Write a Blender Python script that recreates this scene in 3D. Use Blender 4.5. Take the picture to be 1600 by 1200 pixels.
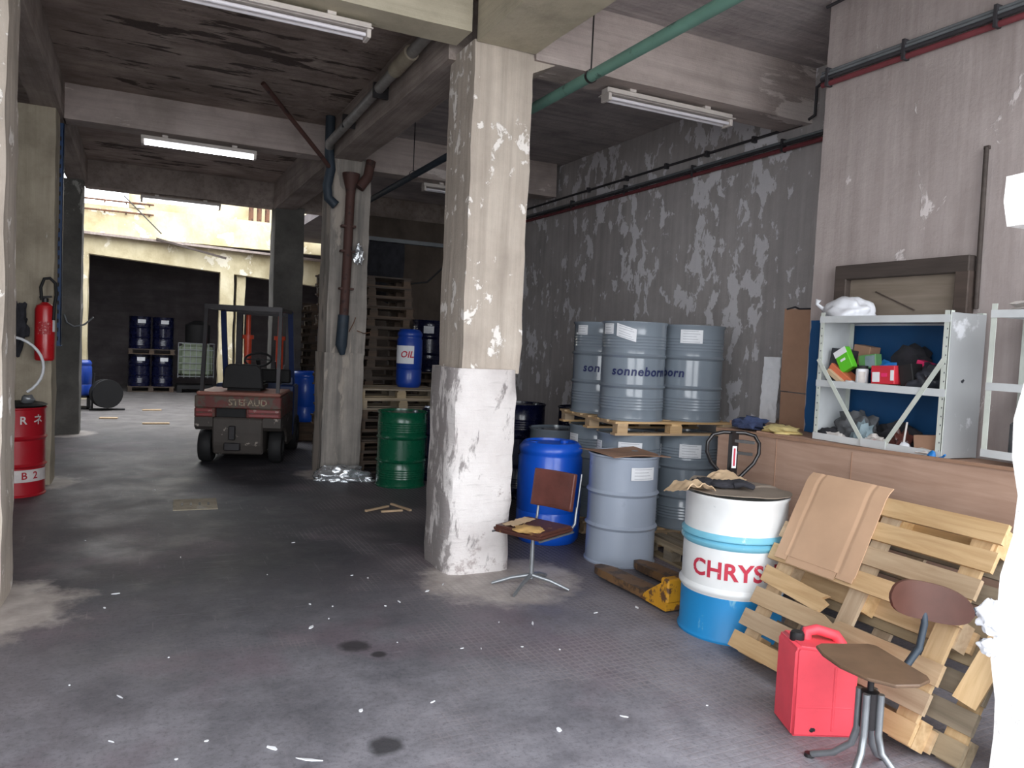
import bpy, bmesh, math, random
from mathutils import Vector, Matrix, noise, Euler
PI = math.pi
R = math.radians
random.seed(7)
sc = bpy.context.scene
for o in list(bpy.data.objects): bpy.data.objects.remove(o)
COL = sc.collection

# ---------------------------------------------------------------- camera
cam_d = bpy.data.cameras.new('camera'); cam = bpy.data.objects.new('camera', cam_d); COL.objects.link(cam)
cam_d.sensor_width = 36.0; cam_d.lens = 27.0; cam_d.clip_start = 0.02; cam_d.clip_end = 200
m = Matrix(((0.8981369, -0.01946086, -0.43928509), (-0.4372317, 0.06651901, -0.89688554), (0.04667497, 0.99759536, 0.05123427)))
cam.matrix_world = Matrix.Translation((0, 0, 1.72)) @ m.to_4x4()
sc.camera = cam

# ---------------------------------------------------------------- world and light
w = bpy.data.worlds.new('World'); sc.world = w; w.use_nodes = True
bg = w.node_tree.nodes['Background']
bg.inputs['Color'].default_value = (0.93, 0.96, 1.0, 1); bg.inputs['Strength'].default_value = 6.2
def portal(name, loc, rot, sx, sy):
    l = bpy.data.lights.new(name, 'AREA'); l.shape = 'RECTANGLE'; l.size = sx; l.size_y = sy
    l.cycles.is_portal = True
    o = bpy.data.objects.new(name, l); COL.objects.link(o); o.location = loc; o.rotation_euler = rot
portal('portal_gate', (-0.7, 0.3, 2.2), (R(90), 0, 0), 4.1, 4.2)
portal('portal_added_gap', (3.1, 0.3, 2.2), (R(90), 0, 0), 2.6, 4.2)  # added opening out of view, lets more daylight onto pallets and stool
portal('portal_yard', (1.0, 18.0, 6.0), (0, 0, 0), 9.0, 5.0)
sc.view_settings.view_transform = 'Standard'; sc.view_settings.look = 'None'
sc.view_settings.exposure = 0.0; sc.view_settings.gamma = 1.0; sc.view_settings.use_curve_mapping = False

# ---------------------------------------------------------------- materials
def C(r, g, b):
    f = lambda v: (v/255/12.92) if v/255 <= 0.04045 else ((v/255+0.055)/1.055)**2.4
    return (f(r), f(g), f(b), 1)
class NT:
    def __init__(s, name):
        s.m = bpy.data.materials.new(name); s.m.use_nodes = True
        s.n = s.m.node_tree.nodes; s.l = s.m.node_tree.links
        s.b = s.n['Principled BSDF']; s.tc = s.n.new('ShaderNodeTexCoord')
    def mp(s, scale=(1, 1, 1), rot=(0, 0, 0), src='Object', loc=(0, 0, 0)):
        k = s.n.new('ShaderNodeMapping'); k.inputs['Scale'].default_value = scale; k.inputs['Rotation'].default_value = rot
        k.inputs['Location'].default_value = loc
        s.l.new(s.tc.outputs[src], k.inputs['Vector']); return k.outputs[0]
    def noise(s, vec, scale=5, detail=6, rough=0.6, dist=0.0):
        k = s.n.new('ShaderNodeTexNoise'); k.inputs['Scale'].default_value = scale; k.inputs['Detail'].default_value = detail
        k.inputs['Roughness'].default_value = rough; k.inputs['Distortion'].default_value = dist
        s.l.new(vec, k.inputs['Vector']); return k.outputs['Fac']
    def ramp(s, fac, stops, const=False):
        k = s.n.new('ShaderNodeValToRGB'); e = k.color_ramp.elements
        while len(e) < len(stops): e.new(0.5)
        for i, (p, c) in enumerate(stops):
            e[i].position = p; e[i].color = c if hasattr(c, '__len__') else (c, c, c, 1)
        s.l.new(fac, k.inputs[0]); return k.outputs[0]
    def mix(s, fac, a, b, mode='MIX'):
        k = s.n.new('ShaderNodeMix'); k.data_type = 'RGBA'; k.blend_type = mode
        for v, i in ((fac, 0), (a, 6), (b, 7)):
            if hasattr(v, 'is_linked'): s.l.new(v, k.inputs[i])
            else: k.inputs[i].default_value = v
        return k.outputs[2]
    def math(s, op, a, b=0.0):
        k = s.n.new('ShaderNodeMath'); k.operation = op
        for i, v in enumerate((a, b)):
            if hasattr(v, 'is_linked'): s.l.new(v, k.inputs[i])
            else: k.inputs[i].default_value = v
        return k.outputs[0]
    def col(s, v):
        if hasattr(v, 'is_linked'): s.l.new(v, s.b.inputs['Base Color'])
        else: s.b.inputs['Base Color'].default_value = v
    def rough(s, v):
        if hasattr(v, 'is_linked'): s.l.new(v, s.b.inputs['Roughness'])
        else: s.b.inputs['Roughness'].default_value = v
    def bump(s, h, strength=0.4, dist=0.01):
        k = s.n.new('ShaderNodeBump'); k.inputs['Strength'].default_value = strength; k.inputs['Distance'].default_value = dist
        s.l.new(h, k.inputs['Height']); s.l.new(k.outputs[0], s.b.inputs['Normal'])

def plain(name, col, rough=0.5, metal=0.0, var=0.12, scale=8, bump=0.0, spec=0.5, coat=0.0):
    t = NT(name); v = t.mp()
    n = t.noise(v, scale, 5)
    dark = tuple(x*(1-var*1.6) for x in col[:3])+(1,); lite = tuple(min(1, x*(1+var)) for x in col[:3])+(1,)
    t.col(t.ramp(n, [(0.3, dark), (0.7, lite)])); t.rough(rough); t.b.inputs['Metallic'].default_value = metal
    t.b.inputs['Specular IOR Level'].default_value = spec
    t.b.inputs['Coat Weight'].default_value = coat
    if bump: t.bump(t.noise(v, scale*4, 4), bump, 0.005)
    return t.m
def worn(name, col, col2, amt=0.5, scale=6, rough=0.6, metal=0.0, stretch=(1, 1, 1), bump=0.3):
    """paint with patches of a second colour showing"""
    t = NT(name); v = t.mp(stretch)
    n = t.noise(v, scale, 8, 0.65); n2 = t.noise(v, scale*0.4, 3)
    base = t.ramp(n2, [(0.3, tuple(x*0.8 for x in col[:3])+(1,)), (0.7, col)])
    f = t.ramp(n, [(amt, 0.0), (min(1, amt+0.06), 1.0)])
    t.col(t.mix(f, base, col2)); t.rough(rough); t.b.inputs['Metallic'].default_value = metal
    if bump: t.bump(n, bump, 0.004)
    return t.m
def concrete(name, base, lite, dark, patch=None, pamt=0.58, pscale=2.2, stretch=(1, 1, 0.35), board=None, bumpd=0.01, boardamt=0.5, streak=0.0):
    """cast concrete: blotches, form-board marks, peeled paint"""
    t = NT(name); v = t.mp()
    n = t.noise(v, 1.6, 8, 0.65); c = t.ramp(n, [(0.25, dark), (0.5, base), (0.78, lite)])
    h = t.noise(v, 14, 8, 0.7)
    if streak:
        vs = t.mp((9, 9, 0.5)); ns = t.noise(vs, 1.4, 5, 0.6)
        c = t.mix(streak, c, t.ramp(ns, [(0.3, dark), (0.7, lite)]))
    if board:
        vb = t.mp(board); nb = t.noise(vb, 1.0, 5, 0.6)
        c = t.mix(t.ramp(nb, [(0.35, boardamt), (0.55, 0.0)]), c, dark)
        h = t.math('ADD', h, t.math('MULTIPLY', nb, 2.0))
    if patch:
        vp = t.mp(stretch); big = t.noise(vp, pscale*0.35, 2); p = t.noise(vp, pscale, 9, 0.62, 0.3)
        s = t.math('ADD', p, t.math('MULTIPLY', t.math('SUBTRACT', big, 0.5), 0.55))
        f = t.ramp(s, [(pamt, 0.0), (pamt+0.03, 1.0)])
        c = t.mix(f, c, patch); h = t.math('ADD', h, t.math('MULTIPLY', f, 0.5))
    t.col(c); t.rough(0.9); t.b.inputs['Specular IOR Level'].default_value = 0.25
    t.bump(h, 0.7, bumpd)
    return t.m
def wood(name, a, b, axis=0, rough=0.75):
    t = NT(name); s = [14, 14, 14]; s[axis] = 1.2
    v = t.mp(tuple(s)); n = t.noise(v, 1.5, 6, 0.6, 0.6); n2 = t.noise(t.mp(), 1.3, 3)
    c = t.ramp(n, [(0.3, a), (0.7, b)])
    oi = t.n.new('ShaderNodeObjectInfo'); hs = t.n.new('ShaderNodeHueSaturation'); mr = t.n.new('ShaderNodeMapRange')
    t.l.new(oi.outputs['Random'], mr.inputs[0]); mr.inputs[3].default_value = 0.78; mr.inputs[4].default_value = 1.2
    t.l.new(mr.outputs[0], hs.inputs['Value']); t.l.new(mr.outputs[0], hs.inputs['Saturation']); t.l.new(c, hs.inputs['Color']); c = hs.outputs[0]
    t.col(t.mix(t.ramp(n2, [(0.35, 0.35), (0.65, 0.0)]), c, tuple(x*0.55 for x in a[:3])+(1,))); t.rough(rough)
    t.bump(n, 0.3, 0.003); return t.m
def emit(name, col, s):
    t = NT(name); t.col(col); t.b.inputs['Emission Color'].default_value = col; t.b.inputs['Emission Strength'].default_value = s
    return t.m

M = {}
M['col_cream'] = concrete('plastered_concrete_cream', C(188, 176, 164), C(214, 204, 192), C(150, 140, 130), C(238, 232, 226), 0.60, 8.0, (1, 1, 0.8), (16, 16, 0.4), 0.008, 0.4, 0.25)
M['col_white'] = concrete('limewashed_concrete', C(212, 206, 204), C(232, 228, 226), C(160, 154, 152), C(120, 112, 110), 0.66, 4.0, (1, 1, 0.7), None, 0.012)
M['col_tan'] = concrete('tan_concrete', C(168, 158, 140), C(188, 178, 160), C(128, 118, 104), C(186, 180, 170), 0.66, 3.5, (1, 1, 0.5), (12, 12, 0.6), 0.01, 0.3)
M['col_pipe'] = concrete('stained_concrete', C(150, 144, 138), C(190, 180, 170), C(98, 96, 94), C(176, 166, 156), 0.57, 2.6, (1.4, 1.4, 0.35), (12, 12, 0.4), 0.012, 0.5, 0.4)
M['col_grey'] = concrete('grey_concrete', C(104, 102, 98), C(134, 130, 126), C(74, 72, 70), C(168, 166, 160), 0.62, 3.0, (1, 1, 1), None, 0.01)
M['wall_far'] = concrete('peeling_grey_wall', C(186, 181, 180), C(208, 203, 203), C(160, 155, 155), C(234, 232, 236), 0.56, 5.0, (1, 1.2, 0.8), (10, 10, 0.35), 0.006, 0.3, 0.35)
M['wall_near'] = concrete('weathered_plaster_wall', C(170, 159, 156), C(190, 180, 178), C(148, 137, 134), C(214, 206, 205), 0.66, 3.4, (1, 1.3, 0.8), (6, 6, 0.25), 0.006, 0.2, 0.4)
M['ceil_l'] = concrete('spalled_ceiling', C(166, 150, 142), C(196, 182, 172), C(124, 110, 104), C(88, 76, 72), 0.585, 1.5, (0.9, 3.2, 1), (2.2, 11, 1), 0.03, 0.5)
M['ceil_r'] = concrete('board_marked_ceiling', C(180, 172, 171), C(204, 196, 194), C(134, 127, 128), C(212, 205, 203), 0.66, 3, (0.4, 3, 1), (0.7, 12, 1), 0.012, 0.5)
M['beam'] = concrete('beam_concrete', C(184, 171, 166), C(206, 194, 189), C(148, 137, 131), C(216, 206, 201), 0.62, 2.4, (0.5, 1, 1.5), (0.6, 6, 16), 0.01, 0.45)
M['beam_y'] = concrete('longitudinal_beam_concrete', C(164, 151, 144), C(190, 178, 170), C(124, 113, 108), None, 0.62, 2.4, (1, 1, 1), (14, 0.6, 14), 0.01, 0.5)
M['beam_cream'] = concrete('cream_beam_concrete', C(186, 178, 158), C(204, 196, 176), C(150, 142, 126), None, 0.62, 2.4, (1, 1, 1), (0.6, 0.6, 14), 0.008, 0.3)
M['jamb'] = concrete('whitewashed_jamb', C(240, 238, 236), C(248, 246, 245), C(226, 222, 220), None, 0.7, 3, (1, 1, 1), None, 0.02)
M['yard_wall'] = concrete('cream_yard_wall', C(206, 194, 160), C(228, 218, 190), C(164, 148, 114), C(236, 228, 208), 0.6, 2.5, (1, 1, 1), (2, 2, 0.6), 0.01, 0.4)
M['bay'] = concrete('dim_bay_plaster', C(98, 88, 80), C(116, 104, 94), C(70, 62, 57), None, 0.6, 2, (1, 1, 1), (3, 3, 0.5), 0.01, 0.4)
M['dark_wall'] = concrete('dark_blockwork', C(104, 98, 100), C(124, 118, 120), C(84, 79, 81), None, 0.6, 2, (1, 1, 1), (0.5, 0.5, 5), 0.01, 0.5)
M['outside'] = concrete('pale_pavement', C(170, 168, 164), C(186, 184, 180), C(140, 138, 134))

def stained_base():
    t = NT('stained_limewash'); v = t.mp(); n = t.noise(v, 1.8, 8, 0.6)
    c = t.ramp(n, [(0.25, C(186, 178, 176)), (0.5, C(218, 212, 210)), (0.75, C(236, 232, 230))])
    sep = t.n.new('ShaderNodeSeparateXYZ'); t.l.new(v, sep.inputs[0])
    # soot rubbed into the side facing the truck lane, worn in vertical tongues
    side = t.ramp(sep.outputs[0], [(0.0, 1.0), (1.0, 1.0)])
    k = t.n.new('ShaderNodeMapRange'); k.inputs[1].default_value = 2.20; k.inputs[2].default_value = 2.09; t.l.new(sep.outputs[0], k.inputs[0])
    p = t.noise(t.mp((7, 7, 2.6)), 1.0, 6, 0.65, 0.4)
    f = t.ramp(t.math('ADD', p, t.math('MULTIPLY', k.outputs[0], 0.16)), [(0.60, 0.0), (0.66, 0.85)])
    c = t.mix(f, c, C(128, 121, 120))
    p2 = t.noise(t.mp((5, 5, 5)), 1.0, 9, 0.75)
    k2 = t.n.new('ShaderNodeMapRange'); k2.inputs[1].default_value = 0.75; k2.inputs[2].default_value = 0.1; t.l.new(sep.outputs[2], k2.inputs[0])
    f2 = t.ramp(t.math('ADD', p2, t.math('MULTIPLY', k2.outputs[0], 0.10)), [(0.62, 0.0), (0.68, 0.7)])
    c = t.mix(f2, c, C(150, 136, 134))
    ln = t.noise(t.mp((3, 3, 30)), 1.0, 4, 0.6); c = t.mix(t.ramp(ln, [(0.62, 0.0), (0.7, 0.4)]), c, C(178, 172, 170))
    t.col(c); t.rough(0.9); t.bump(t.math('ADD', t.noise(v, 16, 8, 0.7), ln), 0.8, 0.012); return t.m
M['col_base'] = stained_base()
def floor_mat():
    t = NT('studded_dark_floor'); v = t.mp()
    n1 = t.noise(t.mp((1, 0.6, 1)), 0.7, 8, 0.65, 0.4)
    c = t.ramp(n1, [(0.28, C(50, 52, 58)), (0.42, C(64, 62, 69)), (0.56, C(86, 79, 84)), (0.72, C(104, 97, 101))])
    # grime trodden along the truck lane
    sep = t.n.new('ShaderNodeSeparateXYZ'); t.l.new(v, sep.inputs[0])
    wob = t.math('MULTIPLY', t.math('SUBTRACT', t.noise(v, 0.8, 4, 0.6), 0.5), 1.8)
    lane = t.math('ADD', t.math('ADD', sep.outputs[0], wob), t.math('MULTIPLY', sep.outputs[1], -0.12))
    d = t.math('ABSOLUTE', t.math('SUBTRACT', lane, 0.15))
    lf = t.ramp(t.math('DIVIDE', d, 3.0), [(0.12, 0.6), (0.5, 0.0)])
    c = t.mix(lf, c, C(40, 44, 51))
    # dust, plus door light painted into the colour, paler towards the gate
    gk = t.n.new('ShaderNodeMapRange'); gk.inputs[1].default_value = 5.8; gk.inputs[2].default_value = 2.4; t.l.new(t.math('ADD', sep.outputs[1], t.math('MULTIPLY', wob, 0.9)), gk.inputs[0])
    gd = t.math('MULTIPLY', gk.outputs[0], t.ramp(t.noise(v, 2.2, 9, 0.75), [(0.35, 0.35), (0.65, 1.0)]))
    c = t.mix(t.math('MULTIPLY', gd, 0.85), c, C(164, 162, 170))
    rd_ = t.noise(t.mp((1, 1, 1), (0, 0, 0), 'Object', (4, 2, 0)), 0.9, 5, 0.6); c = t.mix(t.ramp(rd_, [(0.54, 0.0), (0.64, 0.4)]), c, C(112, 94, 104))
    # pale dust and scratches
    sp = t.noise(t.mp((1, 1, 1), (0, 0, 0.7)), 22, 6, 0.8); 
    c = t.mix(t.ramp(sp, [(0.66, 0.0), (0.72, 0.5)]), c, C(150, 144, 142))
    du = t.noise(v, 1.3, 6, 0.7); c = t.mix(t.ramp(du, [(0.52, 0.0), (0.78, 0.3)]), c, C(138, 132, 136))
    gr = t.noise(v, 38, 8, 0.8); c = t.mix(t.ramp(gr, [(0.35, 0.45), (0.5, 0.0)]), c, C(40, 41, 46))
    sc1 = t.noise(t.mp((1.2, 14, 1), (0, 0, 0.5)), 1.6, 8, 0.75, 0.5); c = t.mix(t.ramp(sc1, [(0.60, 0.0), (0.68, 0.4)]), c, C(146, 142, 148))
    sc2 = t.noise(t.mp((12, 1.0, 1), (0, 0, 0.25)), 1.6, 8, 0.75, 0.5); c = t.mix(t.ramp(sc2, [(0.61, 0.0), (0.69, 0.35)]), c, C(140, 134, 138))
    # yard daylight painted into the floor colour, paler grey further in
    far = t.ramp(t.math('DIVIDE', t.math('ADD', sep.outputs[1], t.math('MULTIPLY', wob, 0.6)), 20.0), [(0.62, 0.0), (0.74, 1.0)])
    c = t.mix(far, c, t.ramp(t.noise(v, 3, 6), [(0.3, C(96, 92, 92)), (0.7, C(128, 124, 122))]))
    # mortar smeared round the column feet
    for (x, y, r) in ((2.42, 4.98, 0.62), (2.75, 4.95, 0.34), (-0.85, 5.35, 0.62), (2.22, 9.5, 0.48), (-1.0, 9.55, 0.5), (-1.0, 13.8, 0.5)):
        vm = t.n.new('ShaderNodeVectorMath'); vm.operation = 'DISTANCE'; t.l.new(v, vm.inputs[0]); vm.inputs[1].default_value = (x, y, 0)
        dd = t.math('ADD', vm.outputs['Value'], t.math('MULTIPLY', t.math('SUBTRACT', t.noise(v, 3.5, 8, 0.7), 0.5), r*1.1))
        c = t.mix(t.ramp(t.math('DIVIDE', dd, r), [(0.72, 0.85), (1.0, 0.0)]), c, t.ramp(t.noise(v, 6, 6), [(0.3, C(158, 148, 142)), (0.7, C(196, 188, 182))]))
    # oil drips
    for (x, y, r) in ((1.12, 4.13, 0.10), (1.22, 3.98, 0.05), (0.98, 3.05, 0.09)):
        vm = t.n.new('ShaderNodeVectorMath'); vm.operation = 'DISTANCE'; t.l.new(v, vm.inputs[0]); vm.inputs[1].default_value = (x, y, 0)
        dd = t.math('ADD', vm.outputs['Value'], t.math('MULTIPLY', t.math('SUBTRACT', t.noise(v, 9, 3), 0.5), r*0.8))
        c = t.mix(t.ramp(t.math('DIVIDE', dd, r*1.3), [(0.45, 0.8), (0.8, 0.0)]), c, C(30, 30, 33))
    # studs
    br = t.n.new('ShaderNodeTexBrick'); br.offset = 0.0; br.inputs['Scale'].default_value = 1.0
    br.inputs['Brick Width'].default_value = 0.042; br.inputs['Row Height'].default_value = 0.042
    br.inputs['Mortar Size'].default_value = 0.006; br.inputs['Mortar Smooth'].default_value = 0.3
    t.l.new(v, br.inputs['Vector'])
    st = t.ramp(t.math('ADD', t.noise(v, 1.3, 5), t.math('MULTIPLY', sep.outputs[0], 0.11)), [(0.66, 0.0), (0.84, 1.0)])
    g = t.math('MULTIPLY', br.outputs['Fac'], st)
    c = t.mix(t.math('MULTIPLY', g, 0.5), c, C(142, 134, 136))
    t.col(c); t.rough(t.ramp(du, [(0.3, 0.42), (0.7, 0.75)]))
    t.bump(t.math('SUBTRACT', t.math('MULTIPLY', t.noise(v, 30, 5), 0.5), g), 0.5, 0.004)
    return t.m
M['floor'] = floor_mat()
def gloss(name, col, rough=0.25, var=0.08): 
    t = NT(name); v = t.mp(); n = t.noise(v, 3, 6, 0.6)
    t.col(t.ramp(n, [(0.3, tuple(x*(1-var) for x in col[:3])+(1,)), (0.7, col)])); t.rough(t.ramp(t.noise(v, 9, 4), [(0.3, rough*0.8), (0.7, rough*1.4)]))
    t.b.inputs['Coat Weight'].default_value = 0.3; t.b.inputs['Coat Roughness'].default_value = 0.12
    return t.m
M['drum_grey'] = gloss('grey_drum_enamel', C(128, 138, 148), 0.16)
M['drum_pale'] = gloss('pale_grey_drum_enamel', C(160, 170, 186), 0.34)
M['drum_navy'] = gloss('navy_drum_enamel', C(10, 15, 48), 0.25)
M['drum_green'] = gloss('green_drum_enamel', C(12, 84, 58), 0.25)
M['drum_red'] = gloss('red_drum_enamel', C(168, 22, 36), 0.35)
M['drum_blue'] = gloss('blue_plastic', C(10, 84, 200), 0.38, 0.04)
M['drum_blue2'] = gloss('mid_blue_plastic', C(20, 60, 150), 0.38, 0.04)
M['white_paint'] = worn('chipped_white_paint', C(234, 236, 236), C(168, 176, 180), 0.69, 7, 0.45)
M['sky_paint'] = worn('scuffed_sky_blue_paint', C(30, 140, 204), C(110, 170, 200), 0.62, 7, 0.5, 0, (1, 1, 0.4))
M['band_blue'] = worn('pale_blue_band', C(120, 190, 214), C(210, 225, 228), 0.6, 8, 0.5)
M['paper'] = plain('white_paper', C(226, 228, 232), 0.8, var=0.04)
M['ink'] = plain('navy_ink', C(26, 36, 84), 0.6, var=0.05)
M['ink_black'] = plain('black_ink', C(40, 40, 44), 0.7, var=0.05)
M['red_ink'] = worn('faded_red_paint', C(196, 52, 74), C(226, 200, 204), 0.60, 30, 0.6)
M['tail_red'] = worn('dusty_tail_lens', C(146, 66, 66), C(168, 132, 126), 0.6, 12, 0.4)
M['faded_text'] = worn('faded_tan_lettering', C(176, 162, 138), C(110, 94, 82), 0.5, 26, 0.7)
M['white_ink'] = worn('white_stencil_paint', C(214, 206, 204), C(190, 120, 124), 0.66, 30, 0.6)
M['steel'] = plain('galvanised_steel', C(150, 154, 158), 0.4, 0.7)
M['dark_steel'] = plain('dark_steel', C(56, 54, 56), 0.45, 0.6)
M['black'] = plain('black_rubber', C(26, 26, 28), 0.7)
M['black_gloss'] = plain('black_enamel', C(28, 26, 28), 0.3, coat=0.3)
M['pallet'] = wood('pallet_pine', C(182, 150, 112), C(216, 188, 150), 0)
M['pallet_y'] = wood('pallet_pine_cross', C(184, 154, 118), C(218, 192, 156), 1)
M['pallet_grey'] = wood('weathered_pallet', C(132, 118, 98), C(168, 152, 128), 0)
M['pallet_dark'] = wood('dark_old_pallet', C(66, 54, 46), C(100, 84, 70), 0)
M['ply'] = wood('brown_plywood', C(184, 144, 120), C(204, 166, 142), 1, 0.7)
M['darkwood'] = wood('dark_window_wood', C(62, 53, 48), C(88, 76, 70), 1)
M['window_board'] = wood('dusty_board', C(134, 118, 100), C(158, 142, 124), 1)
M['card'] = plain('corrugated_cardboard', C(200, 164, 134), 0.85, var=0.06, scale=2.5)
M['card2'] = plain('brown_cardboard', C(158, 124, 102), 0.85, var=0.06)
M['card_dirty'] = plain('dusty_grey_cardboard', C(136, 124, 112), 0.85, var=0.12, scale=4)
M['crumple_card'] = plain('torn_kraft_card', C(196, 170, 138), 0.85, var=0.12)
M['shelf_white'] = worn('chipped_white_shelf_paint', C(206, 210, 212), C(150, 140, 132), 0.70, 9, 0.5)
M['shelf_side'] = worn('dull_grey_shelf_side', C(168, 170, 172), C(206, 208, 212), 0.62, 3, 0.5)
M['shelf_post'] = worn('chipped_cream_post_paint', C(206, 212, 204), C(120, 104, 92), 0.64, 26, 0.55, 0, (1, 1, 0.6))
M['blue_board'] = worn('blue_painted_board', C(14, 74, 124), C(180, 190, 196), 0.72, 8, 0.6)
M['jerry'] = plain('red_plastic', C(232, 78, 92), 0.45, var=0.05)
M['ext_red'] = gloss('extinguisher_red', C(190, 26, 34), 0.3)
M['brown_vinyl'] = plain('brown_vinyl', C(92, 52, 46), 0.35, var=0.15, bump=0.2)
M['torn_vinyl'] = worn('torn_brown_vinyl', C(84, 50, 42), C(150, 116, 84), 0.60, 12, 0.5)
M['foam'] = worn('yellow_foam', C(198, 160, 100), C(140, 104, 66), 0.6, 14, 0.95)
M['brown_wood'] = plain('brown_lacquered_ply', C(84, 54, 46), 0.35, var=0.12)
M['brown_seat'] = plain('scuffed_brown_ply', C(104, 82, 64), 0.45, var=0.15)
M['yellow_worn'] = worn('rusty_yellow_paint', C(206, 148, 34), C(96, 66, 42), 0.5, 12, 0.6)
M['fork_worn'] = worn('worn_fork_steel', C(130, 98, 66), C(84, 66, 52), 0.5, 8, 0.55, 0.2)
M['truck_grey'] = worn('grimy_truck_body', C(78, 72, 68), C(170, 160, 150), 0.60, 9, 0.7)
M['truck_red'] = worn('faded_red_truck_paint', C(112, 56, 52), C(92, 80, 70), 0.46, 7, 0.6)
M['truck_hood'] = worn('scuffed_pink_red_hood', C(172, 118, 104), C(170, 70, 72), 0.6, 4, 0.6)
M['truck_blue'] = plain('dark_blue_truck_paint', C(30, 48, 92), 0.45)
M['orange'] = plain('orange_red_cylinder_paint', C(222, 84, 56), 0.4)
M['green_pipe'] = worn('verdigris_pipe_paint', C(110, 152, 138), C(70, 96, 88), 0.6, 8, 0.5)
M['grey_pipe'] = plain('grey_plastic_pipe', C(140, 136, 132), 0.5, var=0.2)
M['brown_pipe'] = worn('rusted_brown_pipe', C(84, 56, 50), C(54, 38, 36), 0.55, 9, 0.7)
M['blue_pipe'] = plain('dark_slate_pipe', C(46, 58, 70), 0.6)
M['cable_grey'] = plain('grey_cable', C(112, 116, 120), 0.6)
M['cable_dark'] = plain('dark_conduit', C(58, 56, 60), 0.6)
M['cable_red'] = plain('dull_red_conduit', C(122, 58, 64), 0.6)
M['lamp_body'] = plain('white_lamp_enamel', C(208, 200, 194), 0.45, var=0.05)
M['tube_off'] = plain('unlit_tube_glass', C(226, 222, 228), 0.25, var=0.02)
M['tube_on'] = emit('lit_tube', (0.88, 0.93, 1, 1), 14.0)
M['rag_grey'] = plain('grey_rag', C(96, 98, 102), 0.95, var=0.3, bump=0.3)
M['rag_dark'] = plain('dark_rag', C(44, 44, 50), 0.95, var=0.3, bump=0.3)
M['rag_blue'] = plain('blue_rag', C(62, 74, 108), 0.95, var=0.3, bump=0.3)
M['rag_teal'] = plain('pale_teal_rag', C(130, 148, 156), 0.95, var=0.2, bump=0.3)
M['rag_yellow'] = plain('yellow_rag', C(206, 188, 130), 0.95, var=0.2, bump=0.3)
M['rag_white'] = plain('white_rag', C(206, 200, 196), 0.9, var=0.15, bump=0.3)
M['bag_white'] = plain('white_plastic_bag', C(220, 222, 228), 0.35, var=0.05)
M['bulk_black'] = plain('black_plastic', C(20, 20, 24), 0.3, var=0.1)
M['bag_grey'] = plain('grey_black_bag', C(50, 52, 60), 0.4, var=0.1)
M['green_pack'] = plain('green_packet', C(92, 190, 40), 0.5, var=0.06)
M['green_dull'] = plain('dull_green_packet', C(96, 146, 92), 0.5, var=0.1)
M['red_box'] = plain('red_carton', C(200, 48, 62), 0.5, var=0.06)
M['pink'] = plain('pink_packet', C(226, 52, 108), 0.5, var=0.06)
M['bright_blue'] = plain('bright_blue_packet', C(32, 120, 196), 0.5, var=0.06)
M['orange_pack'] = plain('orange_packet', C(206, 112, 78), 0.6, var=0.1)
M['blue_rack'] = plain('blue_rack_paint', C(30, 66, 112), 0.5)
M['tote_green'] = plain('murky_green_plastic', C(126, 138, 116), 0.4, var=0.15)
M['cream_wrap'] = plain('crinkled_white_wrap', C(240, 242, 246), 0.3, var=0.05)
M['print_grey'] = plain('pale_grey_print', C(168, 172, 180), 0.8, var=0.05)
M['rust'] = worn('rusty_metal', C(110, 74, 54), C(70, 50, 40), 0.5, 8, 0.8)
def foil_mat():
    t = NT('clear_film'); t.col(C(212, 216, 220)); t.rough(0.12); t.b.inputs['Metallic'].default_value = 0.75
    t.bump(t.noise(t.mp(), 24, 5), 0.8, 0.01); return t.m
M['film'] = foil_mat()

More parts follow.
